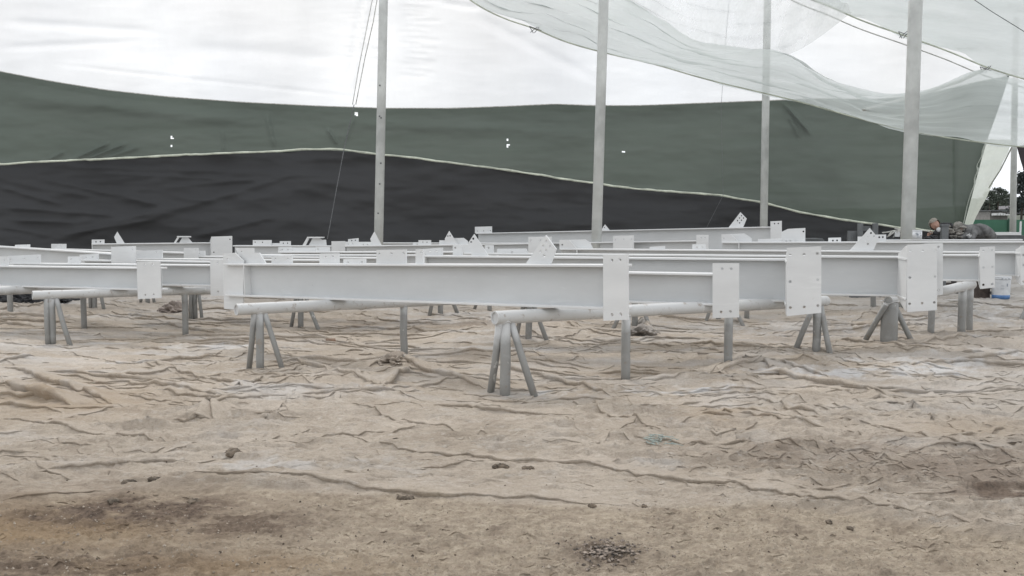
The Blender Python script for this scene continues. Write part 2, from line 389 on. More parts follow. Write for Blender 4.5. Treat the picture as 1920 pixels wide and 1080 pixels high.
def zat(x, y):
    i, j, fi = gidx(x, y); i0_ = np.clip(np.floor(fi).astype(int), 0, nr-2); f = np.clip(fi-i0_, 0, 1)
    out = 0
    for ii, wgt in ((i0_, 1-f), (i0_+1, f)):
        fj = np.clip((x-GX[ii, 0])/xr_[ii]*(nc-1), 0, nc-1.001); j0 = np.floor(fj).astype(int); g = fj-j0
        out = out+wgt*(Z[ii, j0]*(1-g)+Z[ii, j0+1]*g)
    return out
PRO = np.array([(-1.0, -.10, 0), (-.72, .06, 0), (-.42, .30, 0), (-.17, .68, 0), (0, 1.0, .0), (0, 1.0, .22), (0, .80, .42), (0, .42, .30), (0, -.15, .12)])   # back fraction of wb, height, forward fraction of h
RV, RF = [], []; base_i = nr*nc
for Q, h, wb, ph in RIB:
    Q = np.array(Q); n_ = len(Q)
    if n_ < 3: continue
    T = np.linspace(0, 1, n_); tap = np.clip(np.minimum(T, 1-T)*4, 0.02, 1)**.8
    arc = np.concatenate([[0], np.cumsum(np.linalg.norm(np.diff(Q, axis=0), axis=1))])
    mod = np.array([.45+.75*(.5+.9*mnoise.noise((q*3.1, ph, 0))) for q in arc]).clip(.12, 1.3)
    hh = h*tap*mod; ww = np.minimum(wb, wb*(.35+.65*tap))
    tg = np.gradient(Q, axis=0); tg /= np.linalg.norm(tg, axis=1)[:, None]+1e-9
    nm = np.stack([-tg[:, 1], tg[:, 0]], 1); nm[nm[:, 1] < 0] *= -1           # pointing away from the camera
    V = np.empty((n_, len(PRO), 3))
    for k, (bk, up, fw) in enumerate(PRO):
        o_ = -bk*ww-fw*hh*1.15
        x = Q[:, 0]+nm[:, 0]*o_; y = Q[:, 1]+nm[:, 1]*o_
        V[:, k, 0] = x; V[:, k, 1] = y; V[:, k, 2] = zat(x, y)+up*hh-(.002 if up <= 0 else 0)
    b0 = base_i+sum(len(v) for v in RV) if False else None
    RV.append(V.reshape(-1, 3)); RF.append((n_, len(PRO)))
cnt = base_i; rf = []
for (n_, m_), V in zip(RF, RV):
    id_ = cnt+np.arange(n_*m_).reshape(n_, m_)
    rf.append(np.stack([id_[:-1, :-1], id_[1:, :-1], id_[1:, 1:], id_[:-1, 1:]], -1).reshape(-1, 4)); cnt += n_*m_
RV = np.concatenate(RV); RF = np.concatenate(rf)
ri, rj, _ = gidx(RV[:, 0], RV[:, 1])
me = bpy.data.meshes.new('ground_cloth')
co = np.stack([GX, YY, Z], -1).reshape(-1, 3)
idx = np.arange(nr*nc).reshape(nr, nc)
fa = np.stack([idx[:-1, :-1], idx[:-1, 1:], idx[1:, 1:], idx[1:, :-1]], -1).reshape(-1, 4)
co = np.concatenate([co, RV]); fa = np.concatenate([fa, RF])
me.vertices.add(len(co)); me.vertices.foreach_set('co', co.ravel())
me.loops.add(fa.size); me.loops.foreach_set('vertex_index', fa.ravel())
me.polygons.add(len(fa)); me.polygons.foreach_set('loop_start', np.arange(0, fa.size, 4)); me.polygons.foreach_set('loop_total', np.full(len(fa), 4))
me.polygons.foreach_set('use_smooth', np.ones(len(fa), bool)); me.update(); me.validate()
def attr(name, a, b, c, d):
    at = me.color_attributes.new(name, 'FLOAT_COLOR', 'POINT')
    at.data.foreach_set('color', np.concatenate([np.stack([a, b, c, d], -1).reshape(-1, 4), np.stack([v[ri, rj] for v in (a, b, c, d)], -1)]).reshape(-1).astype(np.float32))
attr('marks', spray, dark, soil, np.ones_like(soil)); attr('tint', warm, np.clip(grey, 0, 1), soil, np.ones_like(soil))
m, n, b = mat('drop_cloth_and_soil')
a1 = n.nodes.new('ShaderNodeVertexColor'); a1.layer_name = 'marks'; s1 = n.nodes.new('ShaderNodeSeparateColor'); n.links.new(a1.outputs[0], s1.inputs[0])
a2 = n.nodes.new('ShaderNodeVertexColor'); a2.layer_name = 'tint'; s2 = n.nodes.new('ShaderNodeSeparateColor'); n.links.new(a2.outputs[0], s2.inputs[0])
c = mixn(n, ramp(n, noisen(n, .9, 8, .62, stretch=(1, 1.6, 1)), [(.32, 0), (.66, 1)]), (.42, .36, .29), (.565, .495, .415))
c = mixn(n, ramp(n, noisen(n, 5, 8, .68), [(.42, 0), (.72, .5)]), c, (.35, .285, .225))
c = mixn(n, ramp(n, noisen(n, 2.7, 6, .7), [(.55, 0), (.75, .55)]), c, (.60, .56, .51))
c = mixn(n, ramp(n, noisen(n, 70, 4, .7), [(.34, .5), (.52, 0)]), c, (.33, .275, .22))
c = mixn(n, ramp(n, noisen(n, 17, 8, .75, stretch=(1, 2.4, 1)), [(.38, .55), (.5, 0)]), c, (.36, .305, .25))
c = mixn(n, ramp(n, noisen(n, 14, 8, .75, stretch=(1, 2.6, 1)), [(.54, 0), (.68, .6)]), c, (.64, .60, .545))
sc2 = mixn(n, ramp(n, noisen(n, 22, 7, .75), [(.36, 0), (.66, 1)]), (.37, .305, .23), (.55, .47, .37))
sc2 = mixn(n, ramp(n, noisen(n, 90, 5, .8), [(.60, 0), (.72, .7)]), sc2, (.66, .61, .52))
sc2 = mixn(n, ramp(n, noisen(n, 45, 5, .8), [(.34, .75), (.44, 0)]), sc2, (.20, .155, .12))
sc2 = mixn(n, ramp(n, noisen(n, 6, 7, .7, stretch=(1, 1.8, 1)), [(.40, .55), (.55, 0)]), sc2, (.30, .245, .19))
c = mixn(n, s1.outputs[2], c, sc2)
c = mixn(n, s2.outputs[0], c, mixn(n, .72, c, (.34, .235, .13)))
c = mixn(n, s2.outputs[1], c, (.43, .42, .405))
c = mixn(n, s1.outputs[1], c, mixn(n, ramp(n, noisen(n, 30, 5, .7), [(.35, 0), (.65, 1)]), (.085, .062, .048), (.22, .165, .125)))
c = mixn(n, s1.outputs[0], c, (.68, .69, .70))
n.links.new(c, b.inputs['Base Color']); b.inputs['Roughness'].default_value = .92; b.inputs['Specular IOR Level'].default_value = .2
bb = bumpn(n, b, noisen(n, 28, 8, .75, stretch=(1, 1.8, 1)), .020)
bb2 = n.nodes.new('ShaderNodeBump'); bb2.inputs['Distance'].default_value = .007; n.links.new(noisen(n, 120, 4, .7), bb2.inputs['Height'])
n.links.new(bb2.outputs[0], bb.inputs['Normal'])
GROUND = m
tag(link('ground', me, m), kind='structure')
# the land under and beyond the cloths
EARTH = simple('far_earth', (.17, .16, .13), .95, .25, .15)
bm = bmesh.new()
vs = [bm.verts.new(p) for p in ((-400, -60, -.12), (400, -60, -.12), (400, 900, -.12), (-400, 900, -.12))]; bm.faces.new(vs)
tag(bmobj('terrain', bm, EARTH), kind='structure')

# crumbs of soil and grit
bm = bmesh.new()
def clod(bm, c, r, sq=.6, sub=1, seed=0):
    g = bmesh.ops.create_icosphere(bm, subdivisions=sub, radius=1)
    s = random.random()*99
    rx, ry, rz = r*random.uniform(.7, 1.3), r*random.uniform(.7, 1.3), r*sq*random.uniform(.7, 1.2)
    for v in g['verts']:
        k = 1+.45*mnoise.noise(v.co*1.7+Vector((s, s, s)))
        v.co = Vector((c[0]+v.co.x*rx*k, c[1]+v.co.y*ry*k, c[2]+v.co.z*rz*k))
def ground_z(x, y):
    i = int(np.argmin(np.abs(GY[:, 0]-y))); j = int(np.argmin(np.abs(GX[i]-x))); return float(Z[i, j])
def crumbs(bm, N, f, rr):
    for _ in range(N):
        px, py, = f(); g = G(px, py); z = ground_z(g.x, g.y)
        r = random.choice(rr)*random.uniform(.6, 1.4)
        s = random.random()*6.28; tri = []
        top = bm.verts.new((g.x, g.y, z+r*.8)); base = [bm.verts.new((g.x+r*math.cos(s+k*1.57)*random.uniform(.7, 1.3), g.y+r*math.sin(s+k*1.57)*random.uniform(.7, 1.3), z-r*.2)) for k in range(4)]
        for k in range(4): bm.faces.new((base[k], base[(k+1) % 4], top))
crumbs(bm, 3200, lambda: (random.uniform(-60, 1980), random.uniform(945, 1100)), (.002, .003, .004, .005, .007))
tag(bmobj('soil_crumbs', bm, simple('pale_crumbs', (.44, .375, .30), .95, .3, 40)), 'small crumbs and grit strewn over the bare soil nearest the camera', 'grit', kind='stuff')
bm = bmesh.new()
crumbs(bm, 330, lambda: (random.uniform(-60, 1980), random.uniform(830, 1100)), (.003, .004, .006, .008))
tag(bmobj('dark_crumbs', bm, simple('dark_crumbs', (.12, .09, .065), .95, .3, 40)), 'scattered dark brown crumbs of soil on the cloth and bare ground', 'grit', kind='stuff')
DCLOD = simple('dark_clod', (.17, .135, .10), .95, .35, 30, bump=.006, bscale=40)
# loose debris heap at the bottom centre
bm = bmesh.new()
for k in range(330):
    a = random.random()*6.28; q = random.gauss(0, .5)
    g = G(1140+78*q*math.cos(a)*1.2, 1040+24*q*math.sin(a)*1.3); clod(bm, (g.x, g.y, ground_z(g.x, g.y)+.008*max(0, 1-abs(q))), random.choice((.004, .005, .007, .009, .012)), .45)
tag(bmobj('debris_heap', bm, simple('debris', (.31, .255, .21), .95, .5, 60)), 'low heap of dark crumbled debris on bare soil at the bottom centre', 'debris', kind='stuff')
for (px, py, wpx, hpx, lab) in [
    (437, 865, 26, 15, 'grey brown clod sitting on pale cloth left of centre'),
    (210, 947, 16, 12, 'round dark clod at the upper left of the dark soil stain'),
    (366, 949, 15, 10, 'small dark clod on the right rim of the dark soil stain'),
    (760, 940, 50, 9, 'long flat dark clod lying in the cloth edge left of centre'),
    (245, 914, 40, 8, 'flat dark clod above the dark soil stain'),
    (292, 915, 26, 9, 'ragged dark clod just right of the flat one above the stain'),
    (938, 888, 44, 9, 'flat dark brown clod below the middle trestle on the cloth'),
    (990, 896, 24, 7, 'small flat clod right of the flat dark brown clod'),
    (1110, 954, 14, 7, 'small dark clod beside the end of the near cloth edge'),
    (1210, 957, 12, 5, 'tiny dark chip at the right end of the near cloth edge'),
    (1553, 986, 18, 6, 'small dark stone on bare soil at the lower right'),
    (1592, 994, 16, 7, 'rounded dark stone on bare soil, right of a similar one')]:
    g = G(px, py); s = (py-412)/1.42; bm = bmesh.new()
    for k in range(7 if wpx > 20 else 3):
        t = random.uniform(-.27, .27)
        clod(bm, (g.x+t*wpx/s, g.y+random.uniform(-.02, .02), ground_z(g.x, g.y)+.004), max(.010, hpx/s*random.uniform(.6, 1.0)), .75, 2)
    tag(bmobj('dirt_clod', bm, DCLOD, smooth=False), lab, 'clod')
# little tangle of teal netting
bm = bmesh.new(); g = G(1240, 845)
for k in range(45):
    a, r = random.random()*6.28, random.random()**.5*.10
    c0 = Vector((g.x+r*math.cos(a)*1.1, g.y+r*math.sin(a)*1.5, ground_z(g.x, g.y)+.012+random.random()*.02))
    tube(bm, [c0, c0+Vector((random.uniform(-.03, .03), random.uniform(-.03, .03), random.uniform(-.01, .012))), c0+Vector((random.uniform(-.05, .05), random.uniform(-.05, .05), 0))], .0022, 4)
tag(bmobj('net_scrap', bm, simple('teal_fibre', (.42, .49, .46), .8, .2, 30)), 'small tangle of pale teal net fibres on the brown cloth', 'net scrap', kind='stuff')
# cardboard scrap
g = G(620, 648); o = boxobj('cardboard_scrap', (-.055, -.05, 0), (.055, .05, .055), simple('cardboard', (.30, .20, .14), .9, .2, 12), bev=.004)
o.matrix_world = Matrix.Translation((g.x, g.y, ground_z(g.x, g.y)-.01)) @ Matrix.Rotation(.2, 4, 'Z'); tag(o, 'small brown cardboard block lying on the cloth behind the centre left trestle', 'cardboard')

# ------------------------------------------------------------------ steel beams
FW = .17; TF = .020
class Beam:
    def __init__(s, x1, y1, s1, x2, y2, s2, depth, xl, xr, label, fw=FW, cat='steel beam', group='painted steel beams laid on trestles'):
        p1 = P(x1, y1, F/s1); p2 = P(x2, y2, F/s2)
        a = (p2-p1).normalized(); back = Vector((0, 0, 1)).cross(a).normalized()
        if back.y < 0: back = -back
        up = a.cross(back).normalized()
        if up.z < 0: up = -up
        O = p1-up*depth
        M = Matrix(((a.x, back.x, up.x, O.x), (a.y, back.y, up.y, O.y), (a.z, back.z, up.z, O.z), (0, 0, 0, 1)))
        s.M = M; s.Mi = M.inverted(); s.d = depth; s.fw = fw
        s.y1, s.y2, s.x1, s.x2 = y1, y2, x1, x2
        yl = y1+(y2-y1)*(xl-x1)/(x2-x1); yr = y1+(y2-y1)*(xr-x1)/(x2-x1)
        s.L = s.hit(xl, yl)[0]; s.R = s.hit(xr, yr)[0]
        mid = (s.L+s.R)/2
        s.e = empty('steel_beam', M @ Matrix.Translation((mid, fw/2, 0))); s.off = Vector((mid, fw/2, 0))
        tag(s.e, label, cat, group)
        s.box('web', (s.L+.004, fw/2-.006, TF), (s.R-.004, fw/2+.006, depth-TF), 0)
        s.box('flange', (s.L, 0, depth-TF), (s.R, fw, depth), .003)
        s.box('flange', (s.L, 0, 0), (s.R, fw, TF), .003)
    def hit(s, px, py, y=0.0):
        o = s.Mi @ CAMP; r = s.Mi.to_3x3() @ ray(px, py); t = (y-o.y)/r.y; q = o+r*t
        return q.x, q.z
    def box(s, name, lo, hi, bev=.0015):
        lo = Vector(lo)-s.off; hi = Vector(hi)-s.off
        return boxobj(name, lo, hi, PRIMER_LIT if name != 'web' else PRIMER_SHADED, s.e, bev)
    def plate(s, pts, y=None, holes=(), th=.015, name='connection_plate', snap=True, hr=None):
        """plate outlined by sight lines, at depth y in the beam's own frame"""
        if y is None: y = s.fw/2-.006+random.uniform(-.025, .02)
        q = [s.hit(px, py, y) for px, py in pts]
        if snap: q = [(x, s.d-.001 if (s.d-.09 < z < s.d+.028) else z) for x, z in q]
        hs = [s.hit(px, py, y) for px, py in holes]
        q = [(x-s.off.x, z) for x, z in q]; hs = [(x-s.off.x, z) for x, z in hs]
        sc_ = F/max(.1, (s.M @ Vector((s.L, 0, 0))).y)
        return poly_plate(name, q, y-s.off.y, y-s.off.y+th, hs, hr or .0135, PRIMER_LIT, s.e)
    def top(s, x0, x1, yl, yr=None, holes=(), y=None):
        yr = yl if yr is None else yr
        t = lambda x: s.y1+(s.y2-s.y1)*(x-s.x1)/(s.x2-s.x1)
        return s.plate([(x0, t(x0)), (x0, yl), (x1, yr), (x1, t(x1))], y, holes)
    def face(s, x0, x1, yl, yr, bl, br, holes, shift=2, y=-.016):
        return s.plate([(x0, yl), (x1, yr), (x1+shift, br), (x0+shift, bl)], y, holes, snap=False)
    def stiff(s, px, y0=.004, y1=None):
        x = s.hit(px, s.y1)[0]; s.box('stiffener', (x-.006, y0, TF), (x+.006, y1 or s.fw-.004, s.d-TF), 0)
    def stub(s, x0, x1, yl, yr, bl, br, holes, off, cut=0, haunch=True, low=True):
        """short bracket standing out towards the camera with a bolted end plate"""
        s.plate([(x0, yl), (x1, yr), (x1-cut, br), (x0, bl)], -off, holes, snap=False, th=.016)
        xa, zt = s.hit(x0, yl, -off); _, zb = s.hit(x0, bl, -off); xb = s.hit(x1, yr, -off)[0]
        t = .010; X0 = xa+.004-s.off.x; oy = s.off.y
        pr = [(0.0, s.d-.01), (0.0, s.d+.03), (-off*.82, zt-.012), (-off+.016, zt-.012), (-off+.016, zb+.012), (-off*.9, zb+.012), (0, -.0)] if low else \
             [(0.0, s.d-.01), (0.0, s.d+.03), (-off*.82, zt-.012), (-off+.016, zt-.012), (-off+.016, s.d-.01)]
        poly_plate('gusset', [(a, z) for a, z in pr], 0, t, (), 0, PRIMER_LIT, s.e, to3=lambda c: Vector((X0+c.y, c.x-oy, c.z)))
        if low:
            for z0, z1 in ((s.d-.022, s.d-.004), (.004, .022)):
                s.box('bracket_flange', (xa-.006, -off+.016, z0), (min(xa+.20, xb), -.002, z1), .001)

LB = {}
def h2(x0, x1, y, a=.28, b=.62): return [(x0+(x1-x0)*a, y), (x0+(x1-x0)*b, y-.3)]

# front beam
A = Beam(456, 494.5, 178, 1135, 496, 244, .350, 418, 1164, 'long front beam in the centre, spanning the two nearest trestles')
A.face(1130.5, 1177, 478.5, 476.5, 601.5, 599.5, [(1147,487.5),(1162.5,486.5),(1147.5,590),(1164,589)], shift=.8, y=-.02)
A.stiff(456.5, -.001)
A.plate([(418,475),(440,474),(456,489),(456,582),(420,579)], A.fw/2-.03, [(427,486)], name='end_gusset', snap=False)
A.plate([(441,465),(475,465),(475,474),(486,474),(498,489),(498,495),(456,495)], A.fw/2+.01, [(453,472),(453,485)], name='gusset')
A.top(509,547,480.5,478.5,h2(509,547,485.5,.2,.8))
A.top(599,635,475.5,475,h2(599,635,481.5,.33,.7))
A.top(643.7,685,485.8,485.3,[(652,492),(678,491)])
A.top(705.6,761,469,467.7,[(711,476),(734,475.5),(756.5,474.5)])
A.top(779,793.3,467.5,467,[(790.3,472.8)])
A.plate([(985,496.5),(1023,441),(1042.5,467),(1032,496.5)], A.fw/2, [(1025,453),(1031.7,462.3),(1024.7,470),(1020,479.5),(1013.7,471),(1019.3,461.8)], name='gusset')

S = Beam(1176, 510.2, 199, 1336, 512.9, 206, .295, 1090, 1340, 'shallow beam right of the long front beam, ending in a four-hole plate')
S.face(1336, 1385.5, 493.7, 493.7, 596.6, 595, [(1354,504),(1371,504),(1352,585),(1369.5,584)], shift=0, y=-.02)

B1 = Beam(795, 479, 176, 1445, 485.3, 193, .42, 795, 1530, 'deep beam behind the front one with a big eight-hole bracket plate at its right end')
B1.stub(1475, 1540, 465, 462, 592.8, 586.5, [(1481.5,478.5),(1507.5,477),(1532.5,475.5),(1481.5,528),(1533,524.5),(1482,577),(1508,575.5),(1533.5,573)], .45)
B1.stiff(796)
B1.top(793,830,467,464,h2(793,830,472,.35,.68))
B1.top(849,867.5,459.5,459.5,[(853.5,464.5)])
B1.plate([(884.5,480),(878,455),(889,438.7),(916,480)], B1.fw/2, [(883,454.5),(887,447.5),(879.5,466.5)], name='gusset')

B2 = Beam(869, 474.3, 164, 1667, 480.7, 180, .42, 869, 1760, 'deep beam on the right ending in the largest bracket plate with a notched corner')
B2.stub(1701, 1757, 458.8, 457, 585, 581.5, [(1707,471),(1730.5,470.5),(1753.5,470),(1706,520.5),(1752.5,518.5),(1705.5,569.5),(1729,568.5),(1752,567)], .50)
B2.plate([(1734,457),(1768,456),(1768,552.6),(1734,555)], -.36, [(1759.8,463),(1759.5,544)], snap=False)
B2.top(866,886,460,460,[(880,466.7)])
B2.top(909,925.5,459.8,459.8,[(916,464.7)])
B2.plate([(932,475),(932,466.7),(986,466),(991,475)], None, [(960,473)])
B2.stiff(932)

B4 = Beam(1690, 477.2, 164, 1838, 477.4, 168, .30, 1690, 1840, 'short shallow beam at the right, ending in a six-hole plate beside the white bucket')
B4.stub(1837.8, 1865.5, 463.5, 462, 541.9, 539, [(1844,470),(1860.5,469),(1844,501.5),(1860.5,500.5),(1844,534),(1860.5,532.5)], .14)

B3 = Beam(1049, 466, 138, 1827, 472, 152, .30, 1049, 1990, 'long beam on the right carrying a tilted six-hole gusset between the two big brackets')
B3.stub(1913.5, 1945, 461, 459, 535, 532, [(1919,478),(1919,497),(1919,528)], .22)
B3.plate([(1593,470.5),(1631,427.4),(1647.5,447.4),(1637,470.5)], B3.fw/2-.01, [(1633.3,437),(1639.2,443.7),(1633.3,450.7),(1627.4,457.5),(1621.5,451),(1627,444.9)], name='gusset')
B3.top(1218,1247,463,461)
B3.top(1298,1323,458,458,h2(1298,1323,463.8,.35,.75))
B3.plate([(1049,466.5),(1049,450),(1067,449.6),(1081.5,463),(1081.5,466.5)], .02, [(1054,459)], name='end_gusset')
B3.plate([(1067,466.5),(1067,449.6),(1097,449),(1107,455),(1111.5,466.5)], .12, (), name='gusset')
B3.stiff(1081.5, -.001)

# left group
L1 = Beam(0, 498.3, 150, 255, 501.3, 165, .262, -150, 292, 'front beam of the left group, ending in a tall four-hole plate')
L1.face(256, 299, 491, 490, 561, 558.6, [(271,496.2),(286,495.6),(272.5,553),(288,552.3)], shift=2.3, y=-.02)
L1.top(-14, 14.5, 481, 481, [(8,488)])
L2 = Beam(15, 493.3, 145, 393, 496.5, 160, .258, 15, 416, 'second beam of the left group, its right end plate against the long front beam')
L2.face(393.8, 418, 486.5, 487, 554.5, 554.5, [(408,492),(408.7,546.5)], shift=1.2, y=-.018)
L2.plate([(15,494),(15,480),(75,477),(75,494)], .05, [(20,486.5),(45.5,484.5),(70.5,483)]); L2.stiff(37)
L2.top(127,150,481.2,481,[(133,486)])
L3 = Beam(149, 487.2, 141, 393, 490, 152, .26, 149, 415, 'third beam of the left group, starting with a two-hole plate near the left frame side')
L3.top(149,184,477.5,475.8,[(161,482.2),(173.5,481.7)])
L4 = Beam(249, 484.3, 136, 599, 487, 160, .28, 249, 600, 'beam of the left middle group starting with a wide angled plate behind the front plate')
L4.plate([(249,485),(250,470.8),(303.7,468.5),(303.7,485)], .05, [(293,473)]); L4.stiff(270)
L5 = Beam(355, 480, 130, 705, 482.8, 151, .28, 355, 706, 'beam of the left middle group starting with a small two-hole plate')
L5.top(354,384,470.3,470,[(363.5,475.7),(374.3,475.4)])
F2 = Beam(487, 477.3, 137, 790, 478, 146, .28, 441, 792, 'beam in the middle row whose left end hides behind the corner bracket')
F1 = Beam(521, 472, 130, 850, 471.5, 138, .28, 521, 868, 'beam in the middle row, fourth flange up behind the long front beam')
F1.top(521.5,547,463.3,463,[(529,468),(539.5,468)])
F1.top(591.8,618,463,463,[(596,467)]); F1.top(547,591,463.8,463.8)

E2 = Beam(646, 460.5, 112, 878, 458, 116, .34, 646, 880, 'back beam left of centre carrying two pointed gusset fins')
E2.top(646.7,670,453.2,453,[(653.3,457.3),(661.7,457)]); E2.top(670,697,453.5,453.5,[(681,458.8),(689,458.8)])
E2.top(652.6,672,448.5,446.4,[(659.3,451),(666,450.5)], y=.15)
E2.plate([(698,461),(694,448),(701.5,434.6),(715,461)], .08, (), name='gusset')
E2.top(774,784.6,454.3,454.3,[(782,457.8)]); E2.top(784.6,808,450.3,450.2,[(792.7,454.5),(800.4,454.4)])
E2.top(823.7,835,450.5,450.5)
E2.plate([(835,459),(834,447.6),(842,433),(858,459)], .05, [(839.5,442.5),(843.6,442.3)], name='gusset')
E2.plate([(851,459),(851,446.4),(869,446),(877,452),(877,459)], .12, (), name='gusset')
E1 = Beam(560, 454.6, 96, 823, 455, 97, .34, 640, 1010, 'farthest beam left of centre, only its bright top flange showing')
D = Beam(905, 457.5, 105, 1305, 450.8, 118, .35, 880, 1308, 'back beam in the centre, below the highest one, with two boxed brackets')
D.face(1305.6, 1328, 440.5, 440.5, 486, 486, [(1314,445.5),(1321.5,445.2)], shift=0)
D.stub(1149.5, 1188, 442.3, 441.3, 480, 480, [(1153.5,449.3),(1169,448.8),(1184.3,448.4)], .35)
D.stub(990.5, 1034, 444, 444, 486, 486, [(995.5,451),(1013,450.5)], .35)

C = Beam(892, 437, 92, 1444, 424.8, 112, .42, 892, 1447, 'highest long beam at the back, right of centre, against the dark netting')
C.plate([(890.4,438),(890.4,425.3),(922,424.4),(922,438)], .04, [(894.5,433.2),(906.5,432.8),(918.8,432.2)])
C.plate([(1126.7,432.5),(1134,421),(1142.7,432.5)], .08, [(1133,426.5)], name='gusset')
C.plate([(1366,427),(1388,398),(1399.7,410),(1393,427)], .08, [(1390,404.4),(1393.8,408.8),(1390,413),(1386.6,417.8),(1382.6,413.6),(1386.3,408.8)], name='gusset')
C.face(1444.5, 1465.3, 415, 414, 462, 461, [(1452,419.3),(1459,419)], shift=.3)
B5 = Beam(1353, 453.7, 128, 1920, 452.5, 140, .35, 1353, 2000, 'long back beam on the right in front of the two workers')
B5.plate([(1352.6,455),(1352.6,439.4),(1370,438.6),(1385,452),(1385,455)], .02, [(1357,447)], name='end_gusset')
B5.plate([(1370,455),(1370,438.5),(1395.5,437.5),(1409,447),(1409.5,455)], .12, (), name='gusset'); B5.stiff(1385.3, -.001)
B5.top(1421,1465,448.5,446.6); B5.top(1466.6,1489.6,447.5,447.5,[(1474,452),(1482,451.7)])
B5.plate([(1465,455),(1465,435),(1477,429.3),(1480,429),(1510,427.4),(1510,455)], .13, [(1506.4,434)])
B5.top(1553,1577,446,445.3,[(1561.7,451.2),(1569.5,450.8)]); B5.top(1608,1644,443.6,443.4); B5.top(1640,1661.5,440,439.7,[(1648.7,444.8),(1655.3,444.5)])
B6 = Beam(1650, 449.6, 124, 1915, 448.6, 130, .35, 1640, 1918, 'rear right beam with a paint can standing on it')

G1 = Beam(0, 462, 117, 207, 474.8, 142, .30, -120, 212, 'beam at the far left sloping down towards a square bracket plate')
G1.top(28,55,459,458.3,[(33.5,462.6),(49.7,461.6)])
G1.stub(208.5, 253, 462.8, 461.3, 500, 500, [(248.8,467.8)], .10)
G2 = Beam(96, 466, 112, 344, 473.3, 130, .30, 96, 346, 'rear left beam starting with a small two-hole plate above the sloping one')
G2.top(96,123,457.3,457.2,[(105.3,461.4),(114.6,461.2)]); G2.face(344.5,371,465.3,465,500,500,[(366,468.7)],shift=0)
Hh = Beam(172, 457, 103, 395, 454.6, 98, .36, 172, 398, 'rearmost left beam carrying a pointed fin and a roof-shaped bracket')
Hh.top(172,196,449.3,449,[(180,453.5),(188.3,453.2)]); Hh.stiff(173)
Hh.plate([(219,457),(214,444.5),(220,434),(234,457)], .08, (), name='gusset'); Hh.top(244,268,454.3,454.3)
Hh.plate([(336,456),(342,445.5),(353,445.5),(361,456)], .10, (), name='bracket_web'); Hh.plate([(326,456),(333,444),(337,444),(330,456)], .05, (), name='bracket_leg')
Hh.plate([(333,445),(333,442.8),(358.5,442.8),(358.5,445)], .02, (), th=.12, name='bracket_cap', snap=False)
Hh.stub(396, 435.5, 443.8, 442.4, 486, 486, [(431.3,448.7),(401,473)], .22)
H2b = Beam(436, 460, 106, 640, 460.6, 108, .34, 436, 648, 'back beam on the left middle carrying a roof-shaped bracket near its right end')
H2b.top(474,509,450.3,450.1,[(478,454),(492,454.4)]); H2b.top(502,524.5,456,455.8); H2b.top(524.5,545,452.2,452,[(531,456),(539,456)])
H2b.plate([(578.5,461.5),(586,446.8),(600,446.8),(603,449.5),(611,449.5),(612,461.5)], .10, (), name='bracket_web'); H2b.plate([(567,461.5),(575,446),(580,446),(573,461.5)], .05, (), name='bracket_leg')
H2b.plate([(575.5,446.4),(575.5,444.2),(604,444.2),(604,446.4)], .02, (), th=.12, name='bracket_cap', snap=False)
H2b.stub(621.5, 647, 452.3, 452, 486, 486, [], .14)

